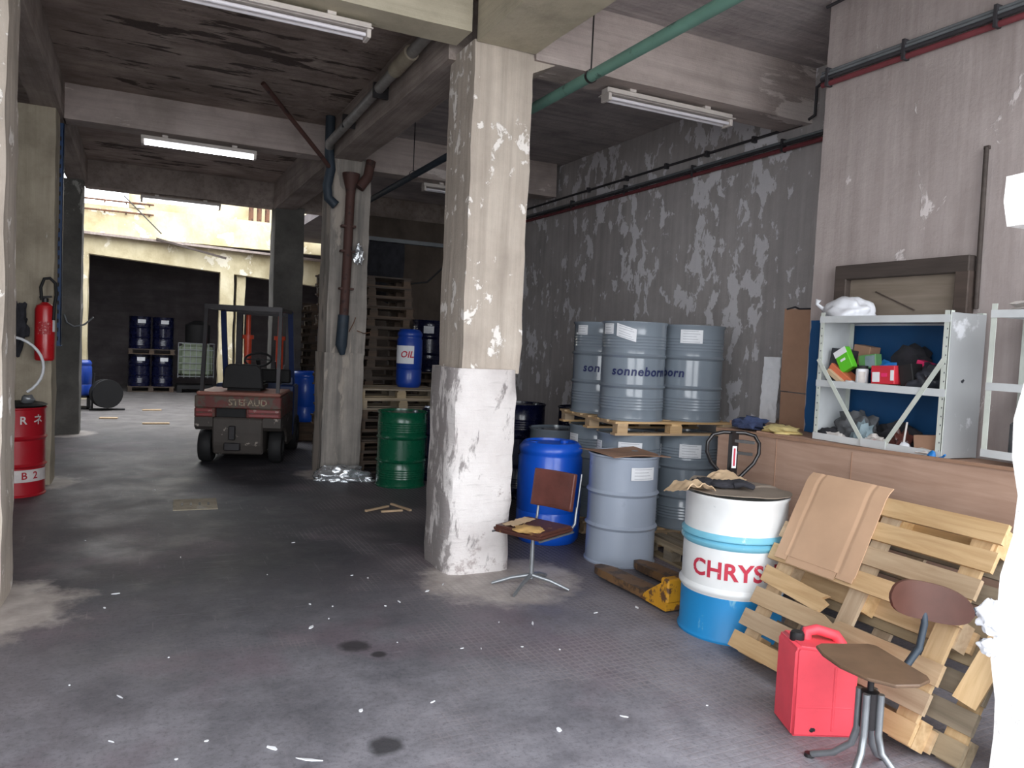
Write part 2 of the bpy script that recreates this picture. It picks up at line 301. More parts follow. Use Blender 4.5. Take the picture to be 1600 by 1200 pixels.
# ---------------------------------------------------------------- mesh helpers
class B:
    def __init__(s): s.bm = bmesh.new()
    def box(s, c, d, rot=None, mtx=None):
        mt = Matrix.Translation(c)
        if rot: mt = mt @ Euler(rot).to_matrix().to_4x4()
        if mtx: mt = mtx @ mt
        bmesh.ops.create_cube(s.bm, size=1, matrix=mt @ Matrix.Diagonal((d[0], d[1], d[2], 1))); return s
    def bx(s, x0, x1, y0, y1, z0, z1):
        return s.box(((x0+x1)/2, (y0+y1)/2, (z0+z1)/2), (abs(x1-x0), abs(y1-y0), abs(z1-z0)))
    def bar(s, a, b, w, h, up=(0, 0, 1)):
        a = Vector(a); b = Vector(b); d = b-a; L = d.length; y = d.normalized(); u = Vector(up)
        x = y.cross(u).normalized(); z = x.cross(y)
        mt = Matrix((x, y, z)).transposed().to_4x4(); mt.translation = (a+b)/2
        bmesh.ops.create_cube(s.bm, size=1, matrix=mt @ Matrix.Diagonal((w, L, h, 1))); return s
    def tube(s, pts, r, n=10, cap=True):
        pts = [Vector(p) for p in pts]; rr = r if hasattr(r, '__len__') else [r]*len(pts)
        rings = []; t0 = (pts[1]-pts[0]).normalized()
        ref = Vector((0, 0, 1)) if abs(t0.z) < 0.9 else Vector((1, 0, 0)); x = t0.cross(ref).normalized()
        for i, p in enumerate(pts):
            if i == 0: t = t0
            elif i == len(pts)-1: t = (pts[i]-pts[i-1]).normalized()
            else: t = ((pts[i+1]-pts[i]).normalized()+(pts[i]-pts[i-1]).normalized()).normalized()
            x = (x-t*x.dot(t)).normalized(); y = t.cross(x)
            rings.append([s.bm.verts.new(p+(x*math.cos(2*PI*k/n)+y*math.sin(2*PI*k/n))*rr[i]) for k in range(n)])
        for a, b in zip(rings, rings[1:]):
            for k in range(n): s.bm.faces.new((a[k], a[(k+1) % n], b[(k+1) % n], b[k]))
        if cap: s.bm.faces.new(rings[0][::-1]); s.bm.faces.new(rings[-1])
        return s
    def lathe(s, prof, c=(0, 0, 0), n=40, mtx=None):
        rings = []
        for r, z in prof:
            if r < 1e-5: rings.append([s.bm.verts.new((c[0], c[1], c[2]+z))])
            else: rings.append([s.bm.verts.new((c[0]+r*math.cos(2*PI*k/n), c[1]+r*math.sin(2*PI*k/n), c[2]+z)) for k in range(n)])
        for a, b in zip(rings, rings[1:]):
            for k in range(n):
                k2 = (k+1) % n
                if len(a) == 1 and len(b) == 1: continue
                if len(a) == 1: s.bm.faces.new((a[0], b[k2], b[k]))
                elif len(b) == 1: s.bm.faces.new((a[k], a[k2], b[0]))
                else: s.bm.faces.new((a[k], a[k2], b[k2], b[k]))
        if mtx: bmesh.ops.transform(s.bm, matrix=mtx, verts=[v for r in rings for v in r])
        return s
    def prism(s, poly, h, mtx=None):
        """poly in local xy, extruded along local z by h"""
        a = [s.bm.verts.new((p[0], p[1], 0)) for p in poly]; b = [s.bm.verts.new((p[0], p[1], h)) for p in poly]
        s.bm.faces.new(a[::-1]); s.bm.faces.new(b); n = len(poly)
        for k in range(n): s.bm.faces.new((a[k], a[(k+1) % n], b[(k+1) % n], b[k]))
        if mtx: bmesh.ops.transform(s.bm, matrix=mtx, verts=a+b)
        return s
    def patch(s, r, z0, z1, a0, a1, c=(0, 0, 0), n=8, th=0.003, tilt=0.0):
        """thin curved sheet on a drum side"""
        g = []
        for j in range(2):
            for k in range(n+1):
                f = k/n; a = a0+(a1-a0)*f; z = (z0 if j == 0 else z1)+tilt*(f-0.5)
                g.append([(c[0]+rr*math.cos(a), c[1]+rr*math.sin(a), c[2]+z) for rr in (r, r+th)])
        V = [[s.bm.verts.new(q) for q in p] for p in g]; m1 = n+1
        for k in range(n):
            s.bm.faces.new((V[k][1], V[k+1][1], V[m1+k+1][1], V[m1+k][1])); s.bm.faces.new((V[k][0], V[m1+k][0], V[m1+k+1][0], V[k+1][0]))
            s.bm.faces.new((V[k][0], V[k+1][0], V[k+1][1], V[k][1])); s.bm.faces.new((V[m1+k][0], V[m1+k][1], V[m1+k+1][1], V[m1+k+1][0]))
        s.bm.faces.new((V[0][0], V[0][1], V[m1][1], V[m1][0])); s.bm.faces.new((V[n][0], V[m1+n][0], V[m1+n][1], V[n][1]))
        return s
    def blob(s, c, rad, seed=0, amp=0.25, freq=2.5, sub=3, flat=True):
        r = bmesh.ops.create_icosphere(s.bm, subdivisions=sub, radius=1); sd = Vector((seed*3.1, seed*1.7, seed*0.9))
        for v in r['verts']:
            p = v.co.copy(); d = 1+amp*noise.noise(p*freq+sd)*1.6+amp*0.5*noise.noise(p*freq*2.7+sd)
            q = Vector((p.x*rad[0]*d, p.y*rad[1]*d, p.z*rad[2]*d))
            if flat: q.z = max(q.z, -rad[2]*0.35)+rad[2]*0.35
            v.co = q+Vector(c)
        return s
    def sheet(s, fn, nu, nv, th=0.004):
        """sheet surface fn(u,v)->xyz with thickness added downward along z"""
        P = [[Vector(fn(i/nu, j/nv)) for j in range(nv+1)] for i in range(nu+1)]
        def nor(i, j):
            a = P[min(i+1, nu)][j]-P[max(i-1, 0)][j]; b = P[i][min(j+1, nv)]-P[i][max(j-1, 0)]; c = a.cross(b); return c.normalized() if c.length > 1e-9 else Vector((0, 0, 1))
        T = [[s.bm.verts.new(P[i][j]) for j in range(nv+1)] for i in range(nu+1)]
        U = [[s.bm.verts.new(P[i][j]-nor(i, j)*th) for j in range(nv+1)] for i in range(nu+1)]
        for i in range(nu):
            for j in range(nv):
                s.bm.faces.new((T[i][j], T[i+1][j], T[i+1][j+1], T[i][j+1])); s.bm.faces.new((U[i][j], U[i][j+1], U[i+1][j+1], U[i+1][j]))
        for i in range(nu):
            s.bm.faces.new((T[i][0], U[i][0], U[i+1][0], T[i+1][0])); s.bm.faces.new((T[i][nv], T[i+1][nv], U[i+1][nv], U[i][nv]))
        for j in range(nv):
            s.bm.faces.new((T[0][j], T[0][j+1], U[0][j+1], U[0][j])); s.bm.faces.new((T[nu][j], U[nu][j], U[nu][j+1], T[nu][j+1]))
        return s
    def rough(s, x0, x1, y0, y1, z0, z1, step=0.12, amp=0.012, freq=3.0, seed=0, round_=0.0):
        """rough cast block with wavering faces and edges"""
        nx, ny, nz = [max(1, int(round((b-a)/step))) for a, b in ((x0, x1), (y0, y1), (z0, z1))]
        cache = {}
        def vv(i, j, k):
            key = (i, j, k)
            if key not in cache:
                p = Vector((x0+(x1-x0)*i/nx, y0+(y1-y0)*j/ny, z0+(z1-z0)*k/nz)); q = p*freq+Vector((seed, seed*2.3, 0))
                d = Vector((noise.noise(q), noise.noise(q+Vector((7, 0, 0))), noise.noise(q+Vector((0, 9, 0)))))*amp
                d += Vector((noise.noise(q*4), noise.noise(q*4+Vector((5, 0, 0))), 0))*amp*0.5
                if round_ and i in (0, nx) and j in (0, ny):
                    d += Vector((round_ if i == 0 else -round_, round_ if j == 0 else -round_, 0))*(0.7+0.8*abs(noise.noise(q*2)))
                if k in (0, nz): d.z = 0
                cache[key] = s.bm.verts.new(p+d)
            return cache[key]
        for k in range(nz):
            for i in range(nx):
                for j, f in ((0, 0), (ny, 1)):
                    a = [vv(i, j, k), vv(i+1, j, k), vv(i+1, j, k+1), vv(i, j, k+1)]; s.bm.faces.new(a if f == 0 else a[::-1])
            for j in range(ny):
                for i, f in ((0, 0), (nx, 1)):
                    a = [vv(i, j, k), vv(i, j, k+1), vv(i, j+1, k+1), vv(i, j+1, k)]; s.bm.faces.new(a if f == 0 else a[::-1])
        for i in range(nx):
            for j in range(ny):
                for k, f in ((0, 0), (nz, 1)):
                    a = [vv(i, j, k), vv(i, j+1, k), vv(i+1, j+1, k), vv(i+1, j, k)]; s.bm.faces.new(a if f == 0 else a[::-1])
        return s
    def bevel(s, w, seg=1):
        bmesh.ops.bevel(s.bm, geom=list(s.bm.edges), offset=w, segments=seg, affect='EDGES', clamp_overlap=True); return s
def obj(name, b, mat, parent=None, smooth=None, loc=None, rot=None):
    bmesh.ops.recalc_face_normals(b.bm, faces=b.bm.faces) if False else None
    me = bpy.data.meshes.new(name); b.bm.to_mesh(me); b.bm.free()
    if smooth is not None:
        me.shade_smooth()
        if smooth < 180: me.set_sharp_from_angle(angle=R(smooth))
    me.materials.append(M[mat] if isinstance(mat, str) else mat)
    o = bpy.data.objects.new(name, me); COL.objects.link(o)
    if parent: o.parent = parent
    if loc: o.location = loc
    if rot: o.rotation_euler = rot
    return o
def tag(o, label, cat, group=None, kind=None):
    o['label'] = label; o['category'] = cat
    if group: o['group'] = group
    if kind: o['kind'] = kind
    return o
def thing(name, label, cat, loc=(0, 0, 0), rz=0, group=None, rot=None):
    o = bpy.data.objects.new(name, None); COL.objects.link(o); o.empty_display_size = 0.1
    o.location = loc; o.rotation_euler = rot if rot else (0, 0, rz); return tag(o, label, cat, group)
def struct(name, b, mat, smooth=None, parent=None):
    o = obj(name, b, mat, parent, smooth); o['kind'] = 'structure'; return o
KIDS = {}
def kids(o): return [c for c in o.children]
def copy_tree(o, parent=None):
    c = o.copy(); COL.objects.link(c); c.parent = parent
    for ch in list(o.children): copy_tree(ch, c)
    return c
def dup(o, loc, rz, label, group=None, rot=None):
    c = copy_tree(o); c.location = loc; c.rotation_euler = rot if rot else (0, 0, rz); c['label'] = label
    if group: c['group'] = group
    return c
def text_mesh(txt, size, bold=0.0, shear=0.0, depth=0.0, spacing=1.0):
    cu = bpy.data.curves.new('lettering', 'FONT'); cu.body = txt; cu.size = size; cu.offset = bold; cu.shear = shear
    cu.align_x = 'CENTER'; cu.align_y = 'CENTER'; cu.space_character = spacing; cu.resolution_u = 3
    o = bpy.data.objects.new('lettering', cu); COL.objects.link(o)
    dg = bpy.context.evaluated_depsgraph_get(); me = bpy.data.meshes.new_from_object(o.evaluated_get(dg))
    bpy.data.objects.remove(o); bm = bmesh.new(); bm.from_mesh(me); bpy.data.meshes.remove(me); return bm
def text_on_drum(txt, size, r, phi, z, mat, parent, **kw):
    bm = text_mesh(txt, size, **kw); xs = [v.co.x for v in bm.verts]; x = min(xs)
    while x < max(xs):
        x += 0.02
        bmesh.ops.bisect_plane(bm, geom=bm.verts[:]+bm.edges[:]+bm.faces[:], plane_co=(x, 0, 0), plane_no=(1, 0, 0))
    for v in bm.verts:
        a = phi+v.co.x/r; v.co = Vector((r*math.cos(a), r*math.sin(a), z+v.co.y))
    b = B(); b.bm.free(); b.bm = bm; return obj('lettering', b, mat, parent)
def text_flat(txt, size, mat, parent, mtx, **kw):
    bm = text_mesh(txt, size, **kw); bm.transform(mtx); b = B(); b.bm.free(); b.bm = bm; return obj('lettering', b, mat, parent)

# ================================================================ STRUCTURE
CEIL = 4.33
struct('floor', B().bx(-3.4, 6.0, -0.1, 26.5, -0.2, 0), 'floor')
struct('ground_outside', B().bx(-14, 16, -16, -0.1, -0.22, -0.02), 'outside')
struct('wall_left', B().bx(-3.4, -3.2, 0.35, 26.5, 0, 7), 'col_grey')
struct('wall_right', B().rough(5.45, 5.75, 4.2, 26.5, 0, 4.9, 0.6, 0.01), 'wall_far')
struct('wall_right_near', B().rough(4.5, 5.9, 0.8, 4.19, 0, 4.9, 0.14, 0.012, 2.0, 3), 'wall_near', 40)
struct('ceiling', B().bx(-3.3, 2.3, 0.35, 14.4, CEIL, CEIL+0.25), 'ceil_l')
struct('ceiling_right', B().bx(2.3, 5.9, 0.35, 14.4, CEIL, CEIL+0.25), 'ceil_r')
struct('ceiling_back_right', B().bx(3.2, 5.9, 14.4, 20.3, 4.1, 4.3), 'dark_wall')
struct('ceiling_back', B().bx(-3.3, 5.9, 20.96, 26.5, 3.9, 4.15), 'dark_wall')
struct('wall_back', B().bx(-3.4, 5.9, 25.6, 25.9, 0, 4.0), 'dark_wall')
# door jamb and front piers; unseen gap right of the jamb added for light
jb = B().rough(1.335, 1.85, 0.35, 0.8, -0.02, 1.98, 0.07, 0.02, 5.0, 4, 0.012)
struct('jamb', jb, 'jamb', 60)
jb = B().rough(1.38, 1.85, 0.35, 0.8, 1.98, 4.9, 0.09, 0.02, 5.0, 8, 0.012)
struct('jamb_upper', jb, 'jamb', 60)
struct('jamb_block', B().rough(1.30, 1.40, 0.70, 0.81, 1.955, 2.04, 0.04, 0.012, 9, 2), 'jamb', 60)
struct('wall_front_right', B().bx(4.35, 6.0, 0.35, 0.8, 0, 4.9), 'jamb')
struct('wall_front_left', B().bx(-3.4, -2.8, 0.35, 0.8, 0, 4.9), 'jamb')
# columns
def column(name, x0, x1, y0, y1, z0, z1, mat, seed, amp=0.012, rnd=0.006, step=0.11):
    return struct(name, B().rough(x0, x1, y0, y1, z0, z1, step, amp, 2.6, seed, rnd), mat, 50)
column('column', 2.14, 2.62, 5.22, 5.72, 1.50, 3.9, 'col_cream', 1)
column('column_base', 2.07, 2.61, 5.17, 5.76, 0, 1.53, 'col_base', 2, 0.016, 0.035)
column('column', 2.06, 2.55, 9.4, 9.9, 1.5, 3.9, 'col_pipe', 5)
column('column_base', 2.04, 2.54, 9.38, 9.92, 0, 1.52, 'col_pipe', 5, 0.016, 0.012)
column('column', -1.2, -0.70, 5.35, 5.85, 0, 3.9, 'col_cream', 9)
column('column', -1.22, -0.80, 9.42, 9.9, 0, 3.95, 'col_tan', 11)
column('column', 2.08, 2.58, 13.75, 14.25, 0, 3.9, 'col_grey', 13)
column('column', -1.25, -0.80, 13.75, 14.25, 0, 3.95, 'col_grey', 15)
# worn plinth patch of mortar round the near column
def puddle(name, cx, cy, rx, ry, h, mat, seed):
    b = B(); n = 40; rings = []
    for f, z in ((1.0, 0.0005), (0.92, h), (0.5, h*1.3), (0.0, h*1.3)):
        if f == 0: rings.append([b.bm.verts.new((cx, cy, z))]); continue
        rr = []
        for k in range(n):
            a = 2*PI*k/n; d = 1+0.22*noise.noise(Vector((math.cos(a)*1.6+seed, math.sin(a)*1.6, 0)))
            rr.append(b.bm.verts.new((cx+rx*f*d*math.cos(a), cy+ry*f*d*math.sin(a), z)))
        rings.append(rr)
    for a, c in zip(rings, rings[1:]):
        for k in range(n):
            if len(c) == 1: b.bm.faces.new((a[k], a[(k+1) % n], c[0]))
            else: b.bm.faces.new((a[k], a[(k+1) % n], c[(k+1) % n], c[k]))
    return struct(name, b, mat, 60)
# transverse beams
def beam(x0, x1, y0, y1, z0, z1, mat, seed=0, name='beam'):
    return struct(name, B().rough(x0, x1, y0, y1, z0, z1, 0.16, 0.010, 2.0, seed), mat, 50)
beam(-0.76, 2.10, 5.2, 5.5, 3.93, CEIL, 'beam_cream', 1)
beam(2.62, 5.46, 5.2, 5.55, 3.84, CEIL, 'beam', 2)
beam(-0.77, 2.05, 9.8, 10.1, 3.95, CEIL, 'beam', 3)
beam(2.5, 5.36, 9.8, 10.1, 3.86, CEIL, 'beam', 4)
beam(-0.8, 5.46, 14.05, 14.4, 3.92, CEIL, 'beam_y', 5)
# longitudinal beams
beam(2.14, 2.62, 0.8, 5.21, 3.88, CEIL, 'beam_cream', 6)
beam(2.08, 2.42, 5.6, 9.45, 3.86, CEIL, 'beam_y', 7)
beam(2.08, 2.42, 9.9, 14.0, 3.86, CEIL, 'beam_y', 8)
beam(-1.02, -0.76, 0.8, 14.0, 3.95, CEIL, 'beam_y', 9)
# haunch where beam meets the near column
struct('beam_haunch', B().prism([(2.60, 3.86), (2.84, 3.86), (2.60, 3.74)], 0.32, Matrix(((1, 0, 0, 0), (0, 0, -1, 5.55), (0, 1, 0, 0), (0, 0, 0, 1)))), 'col_cream')
# yard beyond: facade with opening, canopy, parapet
Y2 = 20.2
struct('facade_pier', B().rough(-1.6, -1.04, Y2, Y2+0.35, 0, 3.4, 0.3, 0.02, 2, 1), 'yard_wall', 50)
struct('facade_pier', B().rough(1.80, 2.12, Y2, Y2+0.35, 0, 3.3, 0.2, 0.02, 2, 2), 'yard_wall', 50)
struct('facade_pier', B().rough(2.20, 2.40, Y2+0.1, Y2+0.4, 0, 3.3, 0.2, 0.02, 2, 3), 'yard_wall', 50)
b = B(); b.prism([(-3.2, 3.50), (5.5, 2.90), (5.5, 3.60), (-3.2, 3.86)], 0.35, Matrix(((1, 0, 0, 0), (0, 0, -1, Y2+0.35), (0, 1, 0, 0), (0, 0, 0, 1))))
struct('facade_lintel', b, 'yard_wall')
b = B(); b.prism([(-3.2, 3.84), (5.4, 3.58), (5.4, 3.63), (-3.2, 3.90)], 0.22, Matrix(((1, 0, 0, 0), (0, 0, -1, Y2), (0, 1, 0, 0), (0, 0, 0, 1)))); struct('canopy_slab', b, 'beam_y')
struct('wall_yard_parapet', B().rough(-3.2, 5.6, Y2+0.5, Y2+0.75, 3.85, 4.55, 0.3, 0.02, 1, 2), 'yard_wall', 50)
struct('wall_yard_upper', B().rough(0.1, 5.6, Y2+0.9, Y2+1.2, 4.5, 6.6, 0.4, 0.02, 1, 7), 'yard_wall', 50)
struct('wall_yard_left', B().bx(-3.2, -1.5, 14.4, Y2, 0, 3.9), 'dark_wall')
# gutter rail and pipes on the parapet
for k, (x0, x1, z) in enumerate(((-1.3, 0.3, 4.66), (-1.3, 0.3, 4.42))):
    pr_ = thing('parapet_rail', ['rusty upper rail along the sunlit yard parapet', 'rusty lower rail along the sunlit yard parapet'][k], 'rail', (0, Y2+0.42, z))
    obj('rail', B().tube([(x0, 0, 0), (x1, 0, 0)], 0.022, 8), 'rust', pr_)
    for x in (-1.2, -0.75, -0.3, 0.2): obj('bracket', B().box((x, 0.06, -0.02), (0.03, 0.14, 0.05)), 'rust', pr_)
b = B().lathe([(0, 0), (0.2, 0), (0.2, 0.42), (0.17, 0.46), (0, 0.48)], (0, 0, 0), 20)
tag(obj('roof_tank', b, 'yard_wall', None, 40, (-0.05, Y2+0.62, 4.56)), 'small pale tank standing on the sunlit yard parapet', 'tank')
for k, x in enumerate((2.55, 2.75, 2.95)):
    tag(obj('roof_vent', B().lathe([(0, 0), (0.06, 0), (0.06, 0.5), (0.09, 0.5), (0.09, 0.56), (0, 0.6)], (0, 0, 0), 12), 'rust', None, 40, (x, Y2+0.62, 4.56)), ['leftmost', 'middle', 'rightmost'][k]+' of three upright vent pipes on the yard parapet', 'vent pipe', 'vent pipes on the yard parapet')
tag(obj('stay_wire', B().tube([(-0.35, Y2+0.35, 4.8), (0.45, Y2-0.5, 3.9)], 0.014, 6), 'dark_steel'), 'slanting dark stay wire above the yard canopy', 'wire')
tag(obj('fallen_batten', B().bar((0.35, Y2-0.25, 3.80), (1.9, Y2-0.25, 3.48), 0.04, 0.05), 'darkwood'), 'thin batten hanging down along the canopy edge', 'batten')

# ================================================================ services
def lamp(x0, x1, y, z, lit, label):
    t = thing('tube_lamp', label, 'lamp', ((x0+x1)/2, y, z)); L = x1-x0
    obj('lamp_body', B().box((0, 0, 0.015), (L, 0.10, 0.05)).bevel(0.006), 'lamp_body', t)
    b = B().prism([(-0.09, -0.012), (-0.05, -0.008), (0.05, -0.008), (0.09, -0.012), (0.09, -0.006), (0.05, -0.002), (-0.05, -0.002), (-0.09, -0.006)], L, Matrix(((0, 0, 1, -L/2), (1, 0, 0, 0), (0, 1, 0, 0), (0, 0, 0, 1))))
    obj('reflector', b, 'lamp_body', t)
    for dy in ((-0.035, 0.035) if not lit else (0.0,)):
        obj('tube', B().tube([(-L/2+0.04, dy, -0.042), (L/2-0.04, dy, -0.042)], 0.019 if lit else 0.014, 10), 'tube_on' if lit else 'tube_off', t, 60)
    for s in (-1, 1): obj('lamp_holder', B().box((s*(L/2-0.02), 0, -0.035), (0.03, 0.12, 0.06)).bevel(0.004), 'lamp_body', t)
    for s in (-1, 1): obj('mounting', B().box((s*L*0.3, 0, 0.05), (0.06, 0.05, 0.06)), 'lamp_body', t)
    return t
lamp(0.06, 1.42, 5.42, 3.86, False, 'switched-off twin tube lamp under the cream beam near the gate')
lamp(3.33, 4.62, 5.36, 3.77, False, 'switched-off tube lamp below the right-hand beam beside the green pipe')
lamp(-0.01, 1.26, 9.95, 3.88, True, 'glowing tube lamp under the second beam')
lamp(0.0, 1.24, 14.2, 3.85, True, 'glowing tube lamp at the edge of the bright yard')
lamp(3.4, 4.7, 9.95, 3.79, False, 'switched-off tube lamp in the dark bay behind the near column')

gp = thing('green_pipe', 'verdigris green pipe slung below the ceiling, running into the building', 'pipe', (2.95, 0, 3.71))
obj('pipe', B().tube([(0, 0.9, 0), (0, 5.9, 0)], 0.042, 16), 'green_pipe', gp, 60)
obj('pipe', B().tube([(0, 5.9, 0), (0.02, 13.6, -0.02)], 0.038, 12), 'blue_pipe', gp, 60)
for y in (2.2, 4.95, 9.0, 13.0):
    obj('hanger', B().tube([(0, y, 0.04), (0, y, 0.62)], 0.006, 6).lathe([(0.046, -0.012), (0.05, -0.012), (0.05, 0.012), (0.046, 0.012), (0.046, -0.012)], (0, 0, 0), 16, Matrix.Translation((0, y, 0)) @ Matrix.Rotation(R(90), 4, 'X')), 'dark_steel', gp)
bp = thing('beam_pipe', 'grey drain pipe strapped along the side of the middle beam', 'pipe', (1.98, 0, 4.0))
obj('pipe', B().tube([(0.02, 5.6, 0.12), (0.0, 9.2, -0.02), (0.06, 9.45, -0.08)], 0.05, 14), 'grey_pipe', bp, 60)
obj('pipe_joint', B().tube([(0.015, 6.25, 0.095), (0.012, 6.7, 0.08)], 0.066, 14), 'col_tan', bp, 60)
for y in (7.2, 8.4): obj('strap', B().box((0.03, y, 0.04), (0.15, 0.03, 0.14)), 'dark_steel', bp)
dp = thing('down_pipe', 'rusty brown downpipe with hopper on the face of the second column', 'pipe', (2.27, 9.36, 0))
obj('pipe', B().tube([(0.0, -0.06, 3.42), (-0.01, -0.06, 2.6), (-0.03, -0.07, 1.95)], 0.055, 14), 'brown_pipe', dp, 60)
obj('pipe_end', B().tube([(-0.03, -0.07, 1.98), (-0.05, -0.08, 1.62), (-0.03, -0.07, 1.5)], [0.068, 0.07, 0.03], 14), 'blue_pipe', dp, 60)
obj('hopper', B().lathe([(0.05, 0), (0.06, 0.1), (0.10, 0.26), (0.105, 0.30), (0.085, 0.30), (0.04, 0.1)], (0, -0.07, 3.38), 16), 'brown_pipe', dp, 40)
obj('elbow', B().tube([(0.1, -0.08, 3.52), (0.2, -0.08, 3.66), (0.24, -0.06, 3.86)], 0.06, 12), 'brown_pipe', dp, 60)
for z in (3.05, 2.75, 2.3): obj('clamp', B().box((-0.01, -0.05, z), (0.17, 0.10, 0.025)), 'brown_pipe', dp)
sp = thing('slate_pipe', 'dark slate waste pipe bending round the top of the second column', 'pipe', (1.98, 9.35, 0))
obj('pipe', B().tube([(0.03, -0.02, 4.32), (0.03, -0.02, 3.88), (0.05, -0.04, 3.7), (0.01, -0.04, 3.5), (0.03, -0.04, 3.36), (0.12, -0.06, 3.28)], 0.056, 14), 'blue_pipe', sp, 60)
tag(obj('thin_pipe', B().tube([(1.12, 8.5, 4.31), (1.9, 9.2, 3.80), (2.0, 9.28, 3.72)], 0.026, 10), 'brown_pipe', None, 60), 'thin rusty pipe slanting from the ceiling to the second column', 'pipe')
# conduits on right wall
cn = thing('wall_conduit', 'bundle of grey cables over a dull red conduit high on the near right wall', 'conduit', (4.47, 0, 3.75))
for k, (dz, dx, r, mt) in enumerate(((0.055, 0.0, 0.012, 'cable_grey'), (0.03, -0.01, 0.012, 'cable_grey'), (0.006, -0.012, 0.014, 'cable_dark'), (-0.03, 0.005, 0.02, 'cable_red'))):
    obj('cable', B().tube([(dx, 0.85, dz), (dx, 2.4, dz-0.006), (dx, 4.2, dz)], r, 8), mt, cn, 60)
for y in (1.4, 2.2, 2.92, 3.52, 4.14): obj('clip', B().box((0.0, y, 0.01), (0.06, 0.02, 0.13)), 'cable_dark', cn)
cn = thing('wall_conduit', 'cables and dark red conduit along the peeling far right wall', 'conduit', (5.41, 0, 3.69))
for k, (dz, dx, r, mt) in enumerate(((0.05, 0.0, 0.014, 'cable_grey'), (0.02, -0.01, 0.014, 'cable_dark'), (-0.02, 0.005, 0.022, 'cable_red'))):
    obj('cable', B().tube([(dx, 4.22, dz), (dx, 8, dz-0.02), (dx, 13.9, dz-0.02)], r, 8), mt, cn, 60)
for y in (5.5, 6.8, 8.1, 9.4): obj('clip', B().box((0.0, y, 0.01), (0.06, 0.02, 0.12)), 'cable_dark', cn)
cn = thing('thin_conduit', 'thin dark conduit with clips running along the beam side and far wall', 'conduit', (5.42, 0, 3.87))
obj('pipe', B().tube([(0, 4.23, 0.36), (-0.02, 4.6, 0.34), (-0.02, 5.0, 0.32), (-0.03, 5.12, 0.26), (-0.03, 5.12, 0.02), (0.0, 5.3, -0.02), (0, 9.7, -0.03), (0, 13.0, -0.04)], 0.014, 8), 'cable_dark', cn, 60)
for y in (5.9, 6.6, 7.3, 8.1, 9.0): obj('clip', B().box((0, y, -0.025), (0.05, 0.03, 0.06)), 'cable_dark', cn)
tag(obj('wall_rod', B().tube([(4.475, 2.93, 3.01), (4.475, 2.92, 2.06)], 0.014, 8).box((4.48, 2.93, 3.01), (0.02, 0.03, 0.02)), 'darkwood', None, 60), 'thin dark upright rod on the near right wall beside the wooden frame', 'rod')
tag(obj('corner_conduit', B().tube([(4.47, 4.2, 4.28), (4.47, 3.9, 4.29), (4.47, 3.2, 4.30)], 0.012, 8), 'cable_dark', None, 60), 'short dark conduit tight under the ceiling at the wall corner', 'conduit')

# wooden frame in the wall (blocked hatch)
wf = thing('window_hatch', 'dark wooden hatch frame boarded with a dusty panel above the white shelves', 'window', (4.49, 3.44, 0)); 
obj('top_rail', B().box((-0.03, 0, 2.33), (0.07, 0.98, 0.10)).bevel(0.006), 'darkwood', wf)
obj('side_rail', B().box((-0.03, 0.44, 2.12), (0.07, 0.10, 0.34)).bevel(0.006), 'darkwood', wf)
obj('side_rail', B().box((-0.03, -0.45, 2.12), (0.07, 0.09, 0.34)).bevel(0.006), 'darkwood', wf)
obj('infill_board', B().box((-0.005, 0, 2.11), (0.02, 0.82, 0.38)), 'window_board', wf)
obj('crack', B().bar((-0.018, 0.18, 2.19), (-0.018, -0.12, 2.06), 0.006, 0.008), 'darkwood', wf)

# ================================================================ DRUMS
def drum_profile(r, h, hoops=True):
    p = [(0, 0.012), (r-0.012, 0.012), (r-0.01, 0.0), (r+0.004, 0.0), (r+0.006, 0.012), (r-0.004, 0.022)]
    if hoops:
        for zc in (h*0.345, h*0.655):
            p += [(r-0.006, zc-0.022), (r-0.001, zc-0.016), (r+0.011, zc), (r-0.001, zc+0.016), (r-0.006, zc+0.022)]
        for z in (h*0.1, ):
            pass
    else: p += []
    p += [(r-0.006, h-0.03), (r-0.004, h-0.02), (r+0.005, h-0.014), (r+0.006, h-0.002), (r+0.001, h), (r-0.009, h), (r-0.011, h-0.02), (0, h-0.018)]
    return p
def rippled(r, h):
    """profile with hoops and the small corrugations either side"""
    p = [(0, 0.012), (r-0.012, 0.012), (r-0.01, 0.0), (r+0.004, 0.0), (r+0.006, 0.012), (r-0.004, 0.022)]
    z0 = h*0.115
    for k in range(5):
        z = z0+k*0.026; p += [(r-0.006, z-0.010), (r-0.001, z)]
    p.append((r-0.006, z0+4*0.026+0.01))
    zc = h*0.345; p += [(r-0.006, zc-0.02), (r+0.011, zc), (r-0.006, zc+0.02)]
    zc = h*0.655; p += [(r-0.006, zc-0.02), (r+0.011, zc), (r-0.006, zc+0.02)]
    z0 = h*0.735
    for k in range(5):
        z = z0+k*0.026; p += [(r-0.006, z-0.010), (r-0.001, z)]
    p.append((r-0.006, z0+4*0.026+0.01))
    p += [(r-0.006, h-0.03), (r+0.005, h-0.014), (r+0.006, h-0.002), (r+0.001, h), (r-0.009, h), (r-0.011, h-0.02), (0, h-0.018)]
    return p
def steel_drum(label, loc, mat, r=0.29, h=0.875, ripple=True, rz=0, group=None, name='steel_drum', closed=True):
    t = thing(name, label, 'drum', loc, rz, group)
    obj('body', B().lathe(rippled(r, h) if ripple else drum_profile(r, h), (0, 0, 0), 48), mat, t, 35)
    obj('bung', B().lathe([(0.035, 0), (0.035, 0.016), (0.028, 0.020), (0, 0.020)], (r*0.68, 0, h-0.02), 12), 'steel', t, 40)
    obj('bung', B().lathe([(0.02, 0), (0.02, 0.014), (0, 0.016)], (-r*0.7, 0, h-0.02), 12), 'steel', t, 40)
    return t
def camphi(x, y): return math.atan2(-y, -x)
